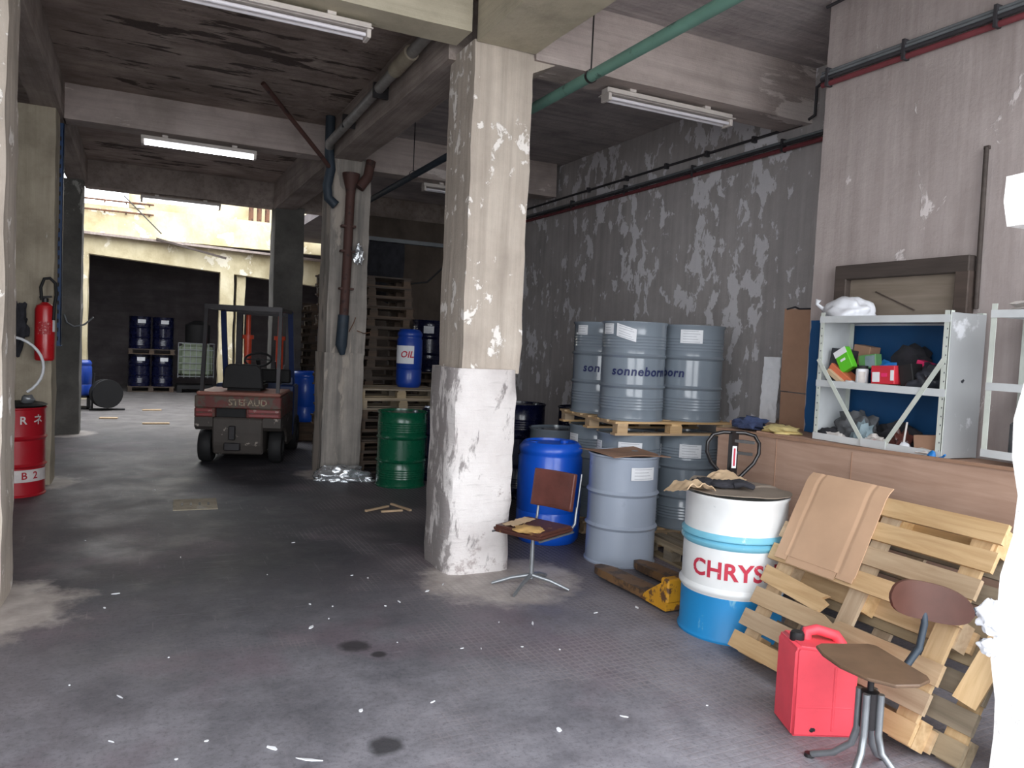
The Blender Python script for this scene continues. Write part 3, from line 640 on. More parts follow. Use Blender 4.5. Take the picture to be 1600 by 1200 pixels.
def label_on(t, x, y, s0, s1, z0, z1, r=0.29, tilt=0.0, printed=True):
    """paper label between sines s0,s1 of the half width as faced from the gate"""
    pc = camphi(x, y)-t.rotation_euler.z; a0 = pc+math.asin(s0); a1 = pc+math.asin(s1)
    L = obj('paper_label', B().patch(r+0.002, z0, z1, a0, a1, n=8, tilt=tilt), 'paper', t)
    if printed:
        b = B(); n = max(2, int((z1-z0)/0.022))
        for k in range(n):
            z = z0+(z1-z0)*(k+0.5)/n; b.patch(r+0.0055, z-0.002, z+0.002, a0+(a1-a0)*0.12, a1-(a1-a0)*(0.12+0.25*((k*7) % 3)/3), n=6, th=0.0008, tilt=tilt*0.7)
        obj('print', b, 'print_grey', L)
    return L
# ---- pallets
def pallet_parts(t, L=1.2, W=0.8, n=5, mats=('pallet', 'pallet_y'), H=0.12, seed=0, bw=None):
    """origin at centre of footprint, z=0 ground; deck boards run along x"""
    rn = random.Random(seed); s = H/0.144
    bw = bw or (W*0.68/n)
    for k in range(n):
        y = -W/2+bw/2+(W-bw)*k/(n-1)
        obj('deck_board', B().box((rn.uniform(-.006, .006), y, H-0.011*s), (L, bw, 0.022*s)), mats[0], t)
    for x in (-L/2+0.07, 0, L/2-0.07):
        obj('cross_board', B().box((x, 0, H-0.033*s), (0.1, W, 0.022*s)), mats[1], t)
        for y in (-W/2+0.05, 0, W/2-0.05):
            obj('block', B().box((x, y, 0.061*s), (0.12 if x == 0 else 0.1, 0.09, 0.078*s)), mats[0], t)
    for y in (-W/2+0.05, 0, W/2-0.05):
        obj('bottom_board', B().box((0, y, 0.011*s), (L, 0.09, 0.022*s)), mats[0], t)
    return t
PG = 0.12; DH = 0.865; rz = R(-6)
def rotp(cx, cy, dx, dy, a=rz): return (cx+dx*math.cos(a)-dy*math.sin(a), cy+dx*math.sin(a)+dy*math.cos(a))
CX, CY = 4.34, 6.00
pal0 = thing('wooden_pallet', 'wooden pallet on the floor under the lower layer of grey drums', 'pallet', (CX, CY, 0), rz)
pallet_parts(pal0, 1.2, 1.2, 7, ('pallet', 'pallet_y'), PG, 1)
pal1 = dup(pal0, (CX, CY, PG+DH), rz, 'wooden pallet carrying the top layer of grey drums')
quad = {'front': rotp(CX, CY, -0.304, -0.304), 'back': rotp(CX, CY, -0.304, 0.304), 'right': rotp(CX, CY, 0.304, -0.304), 'hidden': rotp(CX, CY, 0.304, 0.304)}
for lay, z0 in (('lower', PG), ('top', 2*PG+DH)):
    for key, lab in (('front', 'glossy grey steel drum at the near corner of the %s layer'), ('back', 'glossy grey steel drum behind the near corner drum, %s layer'), ('right', 'glossy grey steel drum nearest the bench in the %s layer'), ('hidden', 'glossy grey steel drum at the wall corner of the %s layer')):
        x, y = quad[key]
        t = steel_drum(lab % lay, (x, y, z0), 'drum_grey', 0.29, DH, True, 0, 'grey drums stacked on two pallets')
        if key == 'hidden': continue
        pc = camphi(x, y)
        if lay == 'top':
            text_on_drum('sonneborn', 0.108, 0.293, pc+(R(-62) if key == 'right' else R(14)), 0.43, 'ink', t, bold=0.0028, shear=0.12, spacing=1.12)
            if key == 'back': label_on(t, x, y, -0.82, -0.52, 0.74, 0.83)
            if key == 'front': label_on(t, x, y, -0.88, -0.62, 0.75, 0.84); label_on(t, x, y, -0.52, 0.06, 0.71, 0.82, tilt=-0.05)
            if key == 'right': label_on(t, x, y, -0.36, 0.30, 0.70, 0.82)
        else:
            if key == 'back': label_on(t, x, y, -0.92, -0.66, 0.68, 0.78)
            if key == 'front': label_on(t, x, y, -0.3, 0.4, 0.70, 0.80); label_on(t, x, y, -0.95, -0.8, 0.70, 0.79)
            if key == 'right': label_on(t, x, y, -0.2, 0.45, 0.66, 0.78); label_on(t, x, y, -0.9, -0.76, 0.66, 0.76)
# lone pale grey drum with cardboard lid
x, y = 3.60, 5.20
pd = steel_drum('pale grey steel drum standing on the floor with card on its lid', (x, y, 0), 'drum_pale', 0.285, 0.88, False, 0.5)
label_on(pd, x, y, 0.22, 0.82, 0.70, 0.80, 0.285)
tag(obj('cardboard_sheet', B().sheet(lambda u, v: (x-0.27+0.54*u, y-0.26+0.52*v, 0.886+0.010*math.sin(u*4+v*3)), 8, 8, 0.005), 'card2', None, None), 'brown cardboard sheet lying on the pale grey drum', 'cardboard')
# blue plastic drum
def plastic_drum(label, loc, mat, r=0.285, h=0.92, group=None, name='plastic_drum'):
    t = thing(name, label, 'drum', loc, 0, group)
    p = [(0, 0.02), (r-0.06, 0.02), (r-0.05, 0), (r-0.03, 0.0), (r-0.008, 0.03), (r, 0.07), (r, h*0.3), (r-0.007, h*0.315), (r, h*0.33), (r+0.003, h*0.6), (r, h-0.14), (r-0.012, h-0.12), (r-0.012, h-0.10), (r-0.002, h-0.085), (r-0.004, h-0.05), (r-0.03, h-0.015), (r-0.045, h), (r-0.06, h), (r-0.065, h-0.02), (0, h-0.03)]
    obj('body', B().lathe(p, (0, 0, 0), 48), mat, t, 40)
    for s in (-1, 1): obj('screw_cap', B().lathe([(0.04, 0), (0.04, 0.03), (0, 0.032)], (s*r*0.55, 0.04, h-0.03), 16), mat, t, 40)
    return t
plastic_drum('bright blue plastic drum behind the torn brown chair', (3.33, 5.95, 0), 'drum_blue', 0.285, 0.88)
for sgn, px_ in ((-1, 3.26), (1, 3.42)):
    pass
# navy and grey drums behind the near column
steel_drum('navy steel drum half hidden behind the near column, left of its twin', (3.95, 7.82, 0.0), 'drum_navy', 0.29, 1.06, True, 0, 'navy drums beside the peeling wall')
steel_drum('navy steel drum just left of the grey stack, right of its twin', (4.52, 7.36, 0.0), 'drum_navy', 0.29, 1.06, True, 0, 'navy drums beside the peeling wall')
steel_drum('short grey steel drum between the blue plastic drum and grey stack', (3.98, 7.02, 0.0), 'drum_grey', 0.28, 0.87, True)
# green and navy drums left of near column
steel_drum('dark green steel drum between the two right-hand columns', (2.84, 8.70, 0), 'drum_green', 0.29, 0.88, True, 0.4)
steel_drum('navy steel drum beside the dark green drum', (3.48, 8.95, 0), 'drum_navy', 0.29, 0.88, True)
# wrapped bottle tray film on navy drum
tag(obj('film_scrap', B().blob((3.4, 8.86, 0.885), (0.16, 0.14, 0.05), 3, 0.5, 3), 'film', None, 60), 'crumpled clear film on the navy drum beside the green one', 'plastic film')

# red drum by left columns
rd = steel_drum('red steel drum with white lettering beside the left column', (-1.10, 9.02, 0), 'drum_red', 0.29, 0.88, False, 0)
pc = camphi(-1.10, 9.02)
text_on_drum('R  ネ', 0.11, 0.292, pc+R(34), 0.755, 'white_ink', rd, bold=0.002)
obj('painted_band', B().patch(0.2925, 0.15, 0.27, pc-R(60), pc+R(72), n=20, th=0.001), 'white_ink', rd)
text_on_drum('B  2', 0.10, 0.296, pc+R(30), 0.21, 'drum_red', rd, bold=0.002)
# fix wide lid plate
obj('lid', B().lathe([(0, 0), (0.27, 0), (0.30, 0.015), (0.27, 0.03), (0, 0.03)], (0, 0, 0.882), 30), 'black', rd, 40)
# hoop of white hose
pts = []
for k in range(27):
    a = R(-55+290*k/26); pts.append((-1.16+0.32*math.cos(a), 8.98+0.05*math.sin(a*0.5), 1.27+0.30*math.sin(a)))
hs = thing('hose_hoop', 'white hose bent in a hoop standing on the red drum', 'hose', (0, 0, 0))
obj('hose', B().tube(pts, 0.014, 8), 'paper', hs, 60)
obj('coupling', B().blob((-0.97, 8.97, 0.95), (0.06, 0.05, 0.05), 4, 0.3, 3, 2, False), 'steel', hs, 50)

# ================================================================ chry drum
WX, WY, WR = 3.39, 3.65, 0.315; WH = 0.87
wd = thing('painted_drum', 'white-topped sky-blue drum with red lettering beside the leaning pallets', 'drum', (WX, WY, 0))
def shell(r, zs, close_bottom=False):
    return zs
def hoop(p, r, zc): return p+[(r-0.006, zc-0.026), (r+0.010, zc-0.008), (r+0.010, zc+0.008), (r-0.006, zc+0.026)]
obj('lower_body', B().lathe([(0, 0.012), (WR-0.012, 0.012), (WR-0.01, 0), (WR+0.004, 0), (WR+0.006, 0.012), (WR-0.006, 0.03), (WR-0.006, 0.27)], (0, 0, 0), 48), 'sky_paint', wd, 35)
obj('hoop', B().lathe(hoop([(WR-0.006, 0.27)], WR, 0.30), (0, 0, 0), 48), 'white_paint', wd, 50)
obj('upper_body', B().lathe([(WR-0.006, 0.326), (WR-0.006, 0.56)], (0, 0, 0), 48), 'white_paint', wd, 50)
obj('hoop', B().lathe([(WR-0.006, 0.56), (WR+0.010, 0.578), (WR+0.010, 0.592), (WR-0.008, 0.604), (WR+0.010, 0.616), (WR+0.010, 0.63), (WR-0.006, 0.65)], (0, 0, 0), 48), 'band_blue', wd, 50)
obj('upper_body', B().lathe([(WR-0.006, 0.65), (WR-0.006, WH-0.03), (WR+0.003, WH-0.014), (WR+0.002, WH), (WR-0.01, WH), (WR-0.012, WH-0.02), (0, WH-0.018)], (0, 0, 0), 48), 'white_paint', wd, 50)
pc = camphi(WX, WY)
text_on_drum('CHRYSLER', 0.14, WR-0.003, pc+R(15), 0.43, 'red_ink', wd, bold=0.004, spacing=1.05)
# cardboard on it
def crd(u, v):
    a = 2*PI*u; r = 0.315*(0.02+0.98*v)*(1+0.04*math.sin(5*a)); x = WX+r*math.cos(a); y = WY+r*math.sin(a)
    return (x, y, WH+0.014+0.012*v*noise.noise(Vector((x*6, y*6, 1)))+0.03*v*max(0, math.sin(a-0.4))**8)
b = B().sheet(crd, 40, 8, 0.005); bmesh.ops.remove_doubles(b.bm, verts=b.bm.verts, dist=0.0005)
tag(obj('cardboard_cover', b, 'card_dirty', None, 30), 'round dusty cardboard cover lying on the white drum', 'cardboard')
def flp(u, v):
    x = WX-0.24-0.26*u; y = WY+0.14-0.22*v-0.05*u; return (x, y, WH+0.03+0.055*math.sin(u*2.6)-0.05*u*(1-v)+0.03*noise.noise(Vector((u*4, v*4, 7))))
tag(obj('cardboard_flap', B().sheet(flp, 12, 10, 0.006), 'crumple_card', None, 30), 'torn kraft cardboard flap sticking out left of the white drum top', 'cardboard')
def flp2(u, v):
    return (WX+0.0+0.26*u, WY+0.20+0.10*v, WH+0.03+0.05*v*math.sin(PI*u)**0.5+0.02*noise.noise(Vector((u*5, v*4, 3))))
tag(obj('cardboard_flap', B().sheet(flp2, 12, 6, 0.005), 'crumple_card', None, 30), 'upright kraft cardboard scrap at the back of the white drum top', 'cardboard')
gl = thing('work_glove', 'dark work gloves lying on the cardboard on the white drum', 'glove', (WX-0.10, WY+0.02, WH+0.03), R(-30))
obj('palm', B().blob((0, 0, 0), (0.11, 0.06, 0.03), 2, 0.3, 3), 'rag_dark', gl, 60)
for k in range(5):
    a = R(-28+14*k); obj('finger', B().tube([(0.07*math.cos(a), 0.05*math.sin(a)*2, 0.02), (0.13*math.cos(a), 0.14*math.sin(a), 0.03), (0.19*math.cos(a), 0.19*math.sin(a), 0.012)], [0.017, 0.016, 0.01], 8), 'rag_dark', gl, 60)
obj('cuff', B().blob((-0.12, 0.01, 0), (0.07, 0.05, 0.035), 5, 0.3, 3), 'rag_dark', gl, 60)

# ================================================================ pallet truck
pj = thing('pallet_truck', 'hand pallet truck with black loop handle and worn yellow forks', 'pallet truck', (3.22, 4.03, 0), R(2))
for dx in (0.0, 0.37):
    b = B(); prof = [(-0.075, 0.03), (-0.075, 0.085), (0.075, 0.085), (0.075, 0.03), (0.06, 0.03), (0.06, 0.072), (-0.06, 0.072), (-0.06, 0.03)]
    ys = [0.0, 0.70, 0.80, 0.85]; sc_ = [1, 1, 0.8, 0.4]
    rings = [[b.bm.verts.new((dx+p[0]*s_, yy, p[1] if i < 2 else 0.03+(p[1]-0.03)*0.9)) for p in prof] for i, (yy, s_) in enumerate(zip(ys, sc_))]
    for a, c in zip(rings, rings[1:]):
        for k in range(8): b.bm.faces.new((a[k], a[(k+1) % 8], c[(k+1) % 8], c[k]))
    b.bm.faces.new(rings[0]); b.bm.faces.new(rings[-1][::-1])
    fk = obj('fork', b, 'fork_worn', pj)
    obj('fork_heel', B().prism([(0, 0.02), (0.28, 0.03), (0.20, 0.10), (0.05, 0.20), (0, 0.22)], 0.156, Matrix(((0, 0, 1, dx-0.078), (1, 0, 0, -0.05), (0, 1, 0, 0), (0, 0, 0, 1)))), 'yellow_worn', fk)
    obj('load_roller', B().lathe([(0, -0.03), (0.035, -0.03), (0.035, 0.03), (0, 0.03)], (0, 0, 0), 14, Matrix.Translation((dx, 0.68, 0.037)) @ Matrix.Rotation(R(90), 4, 'Y')), 'dark_steel', fk, 40)
obj('chassis', B().box((0.185, -0.02, 0.15), (0.52, 0.08, 0.16)).box((0.30, -0.03, 0.33), (0.16, 0.1, 0.25)).bevel(0.01), 'yellow_worn', pj)
HX, HY = 0.44, 0.07
obj('pump', B().lathe([(0, 0.1), (0.05, 0.1), (0.05, 0.42), (0.03, 0.45), (0, 0.45)], (0.34, 0.03, 0), 16), 'dark_steel', pj, 40)
obj('steer_wheel', B().lathe([(0, -0.03), (0.075, -0.03), (0.085, -0.02), (0.085, 0.02), (0.075, 0.03), (0, 0.03)], (0, 0, 0), 20, Matrix.Translation((0.36, 0.03, 0.086)) @ Matrix.Rotation(R(90), 4, 'Y')), 'black', pj, 40)
obj('shaft', B().bar((0.36, 0.03, 0.42), (0.43, -0.05, 0.84), 0.04, 0.05, (0, 1, 0)), 'black_gloss', pj)
# loop handle
def loop_handle():
    pts = []
    for (u, z) in ((0.0, 0.93), (-0.07, 1.0), (-0.14, 1.07), (-0.17, 1.13), (-0.168, 1.19), (-0.135, 1.235), (-0.07, 1.25), (0.0, 1.25), (0.07, 1.25), (0.135, 1.235), (0.168, 1.19), (0.17, 1.13), (0.14, 1.07), (0.07, 1.0), (0.0, 0.93)):
        pts.append((0.43+u*0.96, -0.05-u*0.45, 0.83+(z-0.93)*1.14))
    return pts
obj('handle_loop', B().tube(loop_handle(), 0.013, 10), 'black_gloss', pj, 60)
obj('handle_stem', B().bar((0.43, -0.05, 0.80), (0.43, -0.05, 1.20), 0.062, 0.03, (0, 1, 0)), 'black_gloss', pj)
obj('control_lever', B().bar((0.43, -0.05, 1.14), (0.56, -0.11, 1.13), 0.03, 0.02).bar((0.43, -0.05, 1.06), (0.55, -0.105, 1.05), 0.03, 0.02), 'black_gloss', pj)
st_ = obj('sticker', B().box((0.422, -0.072, 1.03), (0.03, 0.004, 0.15), (0, 0, R(-25))), 'paper', pj)
obj('sticker_print', B().box((0.421, -0.0745, 1.03), (0.012, 0.004, 0.12), (0, 0, R(-25))), 'red_ink', st_)
# low broken pallet under the second fork
lp = thing('wooden_pallet', 'dark broken pallet lying flat behind the white drum by the pallet truck', 'pallet', (4.22, 4.96, 0), R(86))
pallet_parts(lp, 0.80, 0.60, 5, ('pallet_grey', 'pallet_grey'), 0.14, 4)

# ================================================================ leaning pallets
BL = Vector((3.07, 3.30, 0.065)); TL = Vector((3.60, 3.40, 1.00)); BR = Vector((3.00, 2.09, 0.085))
ux = (BR-BL).normalized(); vv_ = (TL-BL); vv_ = (vv_-ux*vv_.dot(ux)).normalized(); nn = ux.cross(vv_).normalized()
if nn.x > 0: nn = -nn
fr = Matrix((ux, vv_, nn)).transposed().to_4x4(); fr.translation = BL
def frame_obj(name, label, off):
    mt = fr.copy(); mt.translation = BL+nn*off[2]+ux*off[0]+vv_*off[1]
    o = thing(name, label, 'pallet'); o.matrix_world = mt; return o
lpal = frame_obj('leaning_pallet', 'large pale pine pallet leaning in front with one broken deck board', (0, 0, 0.0))
N = 8; bw = 0.098; pitch = (1.07-bw)/(N-1); rn = random.Random(3)
for k in range(N):
    vm = pitch*k+bw/2; dx = rn.uniform(-0.015, 0.015)
    if k == 3:   # broken board: two stubs with splintered ends
        b = B().prism([(0.0, vm-bw/2), (0.46, vm-bw/2-0.045), (0.50, vm-0.03), (0.455, vm-0.015), (0.49, vm+0.01), (0.44, vm+bw/2-0.04), (0.0, vm+bw/2)], 0.022, Matrix.Translation((0, 0, -0.022)))
        o = obj('broken_board', b, 'pallet', lpal)
        continue
    if k == 2:
        b = B().prism([(0, vm-bw/2), (1.2, vm-bw/2), (1.2, vm+bw/2), (0.62, vm+bw/2), (0.58, vm+0.02), (0.50, vm+bw/2), (0, vm+bw/2)], 0.022, Matrix.Translation((0, 0, -0.022)))
        obj('deck_board', b, 'pallet', lpal); continue
    obj('deck_board', B().box((0.6+dx, vm, -0.011), (1.22 if k > 3 else 1.2, bw, 0.022), (0, 0, rn.uniform(-.006, .006))), 'pallet', lpal)
for x in (0.10, 0.62, 1.12):
    obj('cross_board', B().box((x, 0.535, -0.033), (0.10, 1.07, 0.022)), 'pallet_y', lpal)
    for y in (0.06, 0.53, 1.0): obj('block', B().box((x, y, -0.083), (0.12, 0.13, 0.078)), 'pallet', lpal)
for y in (0.06, 0.53, 1.0): obj('bottom_board', B().box((0.6, y, -0.133), (1.2, 0.10, 0.022)), 'pallet', lpal)
lpal2 = frame_obj('leaning_pallet', 'weathered pallet leaning behind the pale one, sticking out at the side', (0.10, 0.02, -0.150))
for k in range(8):
    obj('deck_board', B().box((0.61, 0.05+k*0.138, -0.011), (1.22, 0.10, 0.022)), 'pallet_grey', lpal2)
for x in (0.08, 0.62, 1.15):
    obj('cross_board', B().box((x, 0.535, -0.033), (0.10, 1.07, 0.022)), 'pallet_y', lpal2)
    for y in (0.06, 0.53, 1.0): obj('block', B().box((x, y, -0.07), (0.12, 0.13, 0.05)), 'pallet_grey', lpal2)
# loose stringer pieces
sgp = thing('loose_board', 'short pale offcut board jammed upright at the near end of the pallets', 'board'); mt = fr.copy(); mt.translation = BL+ux*1.30+vv_*0.42-nn*0.09; sgp.matrix_world = mt
obj('board', B().box((0, 0.06, -0.02), (0.10, 0.42, 0.024), (0, R(20), R(-8))), 'pallet_y', sgp)
# cardboard on pallet
cb = thing('cardboard_box_flat', 'flattened corrugated box draped over the top left of the leaning pallet', 'cardboard'); mt = fr.copy(); mt.translation = BL+nn*0.006; cb.matrix_world = mt
W0, W1, H0, H1 = 0.0, 0.57, 0.60, 1.13
def cbf(u, v):
    x = W0+(W1-W0)*u+0.03*(1-v); y = H0+(H1-H0)*v; z = 0.004+0.006*math.sin(PI*u)+0.004*noise.noise(Vector((u*3, v*3, 0)))
    if abs(u-0.18) < 0.02 or abs(u-0.80) < 0.02: z -= 0.004
    if v > 0.9: z -= (v-0.9)*0.22
    return (x, y, z)
obj('panel', B().sheet(cbf, 50, 14, 0.005), 'card', cb, 20)
for u0, u1 in ((0.0, 0.17), (0.17, 0.80), (0.80, 1.0)):
    x0 = W0+(W1-W0)*u0+0.004+0.03; x1 = W0+(W1-W0)*u1-0.004+0.03
    h = 0.045 if u0 == 0.17 else 0.03
    obj('flap', B().box(((x0+x1)/2, H0-h/2+0.002, 0.004), (x1-x0, h, 0.005)), 'card', cb)

# ================================================================ bench with plywood front
bn = thing('work_bench', 'long workbench fronted by a brown plywood sheet under the shelves', 'bench', (0, 0, 0))
b = B(); b.prism([(4.58, 0.30), (2.2, 0.30), (2.2, 1.205), (4.58, 1.14)], 0.02, Matrix(((0, 0, 1, 4.03), (1, 0, 0, 0), (0, 1, 0, 0), (0, 0, 0, 1))))
obj('front_panel', b, 'ply', bn)
b = B(); b.prism([(4.60, 1.135), (2.2, 1.200), (2.2, 1.216), (4.60, 1.156)], 0.03, Matrix(((0, 0, 1, 4.02), (1, 0, 0, 0), (0, 1, 0, 0), (0, 0, 0, 1))))
obj('edge_strip', b, 'card2', bn)
obj('bench_top', B().bx(4.05, 4.48, 2.2, 4.2, 1.15, 1.178).bx(4.05, 5.40, 4.2, 4.60, 1.13, 1.155).bx(4.62, 5.40, 4.5, 5.12, 1.13, 1.155), 'ply', bn)
for (x, y) in ((4.60, 4.53), (5.3, 4.5), (4.12, 2.3), (4.42, 3.3)): obj('leg', B().bx(x-0.035, x+0.035, y-0.035, y+0.035, 0, 1.13), 'pallet', bn)
for k, yy in enumerate((3.98, 3.35)): obj('seam', B().bx(4.026, 4.031, yy-0.0015, yy+0.0015, 0.3, 1.15), 'card2', bn)

# ================================================================ shelf unit
SX0, SX1, SY0, SY1 = 4.12, 4.44, 2.83, 3.75; SZ = 1.185
sh = thing('metal_shelf', 'chipped white metal shelf unit crammed with rags and packets', 'shelf', (0, 0, 0))
for x in (SX0, SX1-0.035):
    for y in (SY0, SY1):
        s = -1 if y == SY1 else 1
        obj('post', B().bx(x, x+0.003, y, y+s*0.035, SZ, 2.03).bx(x, x+0.035, y, y+s*0.003, SZ, 2.03), 'shelf_post', sh)
for z in (SZ+0.005, 1.545, 1.97):
    b = B().bx(SX0, SX1, SY0, SY1, z, z+0.004).bx(SX0-0.004, SX0, SY0, SY1, z-0.008, z+0.036).bx(SX1, SX1+0.003, SY0, SY1, z-0.01, z+0.03)
    obj('shelf_board', b, 'shelf_white', sh)
obj('side_panel', B().bx(SX0+0.01, SX1, SY0-0.002, SY0+0.002, SZ, 2.02), 'shelf_side', sh)
obj('side_panel', B().bx(SX0+0.01, SX1, SY1-0.002, SY1+0.002, SZ, 2.02), 'shelf_white', sh)
obj('brace', B().bar((SX0-0.008, 3.74, 1.72), (SX0-0.008, 3.34, 1.20), 0.004, 0.028, (0, 1, 1)), 'shelf_post', sh)
obj('brace', B().bar((SX0-0.008, 2.84, 1.76), (SX0-0.008, 3.20, 1.20), 0.004, 0.028, (0, 1, 1)), 'shelf_post', sh)
obj('gusset_plate', B().bx(SX0-0.014, SX0-0.010, 3.18, 3.36, 1.185, 1.235), 'shelf_white', sh)
b = B()
for y in (SY0+0.012, SY1-0.02):
    for k in range(16): b.box((SX0-0.001, y, SZ+0.04+k*0.05), (0.003, 0.005, 0.009))
obj('slot_holes', b, 'rag_grey', sh)
# ties on brace corners
tag(obj('blue_tie', B().tube([(4.10, 2.86, 1.20), (4.08, 2.83, 1.185), (4.10, 2.80, 1.20), (4.09, 2.78, 1.215)], 0.006, 6).blob((4.09, 2.86, 1.19), (0.012, 0.02, 0.03), 1, 0.4, 3, 2), 'bright_blue', None, 60), 'scrap of blue tie knotted at the lower corner of the shelf unit', 'tie')
tag(obj('blue_board', B().sheet(lambda u, v: (4.468, 2.90+1.24*u+(0.02*noise.noise(Vector((0, v*9, 2))) if u > 0.99 else 0), 1.18+0.82*v), 12, 16, 0.014), 'blue_board', None, None), 'blue painted board standing against the wall behind the shelf unit', 'board')
# second shelf, mostly hidden by the jamb
s2 = thing('metal_shelf', 'second white shelf unit, mostly hidden behind the white door jamb', 'shelf', (0, 0, 0))
for x in (SX0, SX1-0.035):
    for y in (1.75, 2.60):
        s = -1 if y == 2.60 else 1
        obj('post', B().bx(x, x+0.003, y, y+s*0.03, SZ+0.05, 2.06).bx(x, x+0.03, y, y+s*0.003, SZ+0.05, 2.06), 'shelf_post', s2)
for z in (SZ+0.055, 1.60, 1.99):
    obj('shelf_board', B().bx(SX0, SX1, 1.75, 2.60, z, z+0.004).bx(SX0-0.004, SX0, 1.75, 2.60, z-0.006, z+0.036), 'shelf_white', s2)
obj('back_panel', B().bx(SX1, SX1+0.004, 1.75, 2.60, SZ+0.05, 2.03), 'shelf_white', s2)
tag(obj('grey_bottle', B().lathe([(0, 0), (0.075, 0), (0.08, 0.02), (0.08, 0.17), (0.03, 0.22), (0.028, 0.26), (0.033, 0.26), (0.033, 0.29), (0, 0.29)], (4.28, 2.46, SZ+0.062), 20), 'rag_grey', None, 40), 'dull grey bottle on the second shelf unit beside the door jamb', 'bottle')
tag(obj('white_cloth', B().blob((4.28, 2.42, 2.03), (0.12, 0.14, 0.05), 9, 0.4, 3), 'rag_white', None, 60), 'pale cloth on top of the second shelf unit', 'cloth')
# --- things on shelf (z levels)
ZB, ZM, ZT = SZ+0.012, 1.552, 1.977
bgw = thing('white_bag', 'bulging white plastic bag on top of the shelf unit', 'bag', (4.27, 3.66, ZT))
obj('bag', B().blob((0, 0, 0), (0.13, 0.175, 0.115), 6, 0.18, 2.2, 4), 'bag_white', bgw, 180)
obj('knot', B().tube([(-0.02, 0.16, 0.07), (-0.05, 0.22, 0.12), (-0.05, 0.21, 0.15)], [0.02, 0.012, 0.02], 8), 'bag_white', bgw, 60)
tag(obj('film_sheet', B().sheet(lambda u, v: (4.16+0.16*u, 3.05+0.44*v, ZT+0.012+0.015*noise.noise(Vector((u*6, v*9, 0)))), 8, 18, 0.002), 'cream_wrap', None, 60), 'thin white plastic sheet lying on the shelf top beside the bag', 'sheet')
def blobt(name, label, cat, c, rad, mat, seed, amp=0.35, freq=2.6, sub=3):
    return tag(obj(name, B().blob((0, 0, 0), rad, seed, amp, freq, sub), mat, None, 60, c), label, cat)
def boxt(name, label, cat, c, d, mat, rot=(0, 0, 0), lab=None, bev=0.003):
    t = thing(name, label, cat, c, 0, None, rot)
    obj('carton', B().box((0, 0, 0), d).bevel(bev), mat, t)
    if lab:
        for (y0, y1, z0, z1, mt) in lab: obj('print', B().bx(-d[0]/2-0.0015, -d[0]/2+0.001, y0*d[1], y1*d[1], z0*d[2], z1*d[2]), mt, t)
    return t
boxt('black_folder', 'dark grey folder leaning at the inner end of the middle shelf', 'folder', (4.27, 3.66, ZM+0.125), (0.16, 0.12, 0.23), 'bag_grey', (R(8), 0, 0))
boxt('brown_carton', 'small brown carton at the back above the green packet', 'box', (4.36, 3.57, ZM+0.205), (0.10, 0.13, 0.13), 'card2', (R(8), 0, 0))
boxt('orange_packet', 'tilted orange and cream packet below the green packet', 'packet', (4.21, 3.60, ZM+0.072), (0.10, 0.20, 0.05), 'orange_pack', (R(32), 0, 0))
boxt('cream_packet', 'cream packet lying tilted at the front of the middle shelf', 'packet', (4.165, 3.62, ZM+0.055), (0.06, 0.15, 0.03), 'crumple_card', (R(32), 0, 0))
boxt('green_packet', 'bright green packet with a white end standing askew', 'packet', (4.19, 3.585, ZM+0.170), (0.05, 0.10, 0.15), 'green_pack', (R(-30), 0, 0), [(-0.5, 0.5, 0.22, 0.5, 'paper'), (-0.2, 0.2, -0.05, 0.05, 'paper')])
boxt('dull_green_packet', 'dull green and white packet behind the white jar', 'packet', (4.27, 3.46, ZM+0.165), (0.06, 0.13, 0.09), 'green_dull', (R(-8), 0, 0), [(-0.45, 0.1, -0.4, 0.4, 'rag_teal')])
jr = thing('white_jar', 'white labelled jar with a dark lid on the middle shelf', 'jar', (4.18, 3.44, ZM))
obj('jar', B().lathe([(0, 0), (0.036, 0), (0.038, 0.004), (0.038, 0.112), (0.03, 0.12), (0, 0.12)], (0, 0, 0), 20), 'paper', jr, 40)
obj('lid', B().lathe([(0.033, 0.118), (0.033, 0.138), (0, 0.14)], (0, 0, 0), 20), 'black', jr, 40)
obj('print', B().patch(0.0385, 0.03, 0.10, camphi(4.18, 3.44)-0.6, camphi(4.18, 3.44)+0.5, n=6, th=0.0006), 'rag_white', jr)
blobt('white_tissue', 'crumpled white tissue beside the white jar', 'tissue', (4.16, 3.52, ZM), (0.03, 0.04, 0.03), 'bag_white', 3, 0.5, 3, 2)
blobt('blue_packet', 'crumpled bright blue packet behind the white jar', 'packet', (4.31, 3.37, ZM+0.08), (0.06, 0.09, 0.07), 'bright_blue', 4, 0.3)
boxt('red_carton', 'red carton with white labels in the middle of the shelf', 'box', (4.20, 3.26, ZM+0.088), (0.12, 0.165, 0.115), 'red_box', (R(-3), 0, 0), [(0.12, 0.44, -0.38, 0.15, 'paper'), (-0.48, -0.34, -0.3, 0.25, 'paper'), (-0.2, 0.05, -0.1, 0.1, 'pink')])
boxt('kraft_carton', 'small kraft carton under the red carton', 'box', (4.18, 3.28, ZM+0.016), (0.10, 0.12, 0.03), 'card2')
boxt('red_packet', 'flat red packet under the corner of the red carton', 'packet', (4.155, 3.19, ZM+0.012), (0.07, 0.06, 0.02), 'red_box')
boxt('dark_carton', 'black carton beside the red carton', 'box', (4.24, 3.12, ZM+0.085), (0.14, 0.09, 0.15), 'black', (R(-12), 0, 0))
boxt('pink_packet', 'bright pink packet wedged behind the black carton', 'packet', (4.30, 3.08, ZM+0.155), (0.06, 0.11, 0.05), 'pink', (R(14), 0, 0))
blobt('brown_bundle', 'dark brown cloth bundle at the back of the middle shelf', 'cloth', (4.36, 3.23, ZM+0.12), (0.06, 0.13, 0.12), 'rag_dark', 8, 0.3)
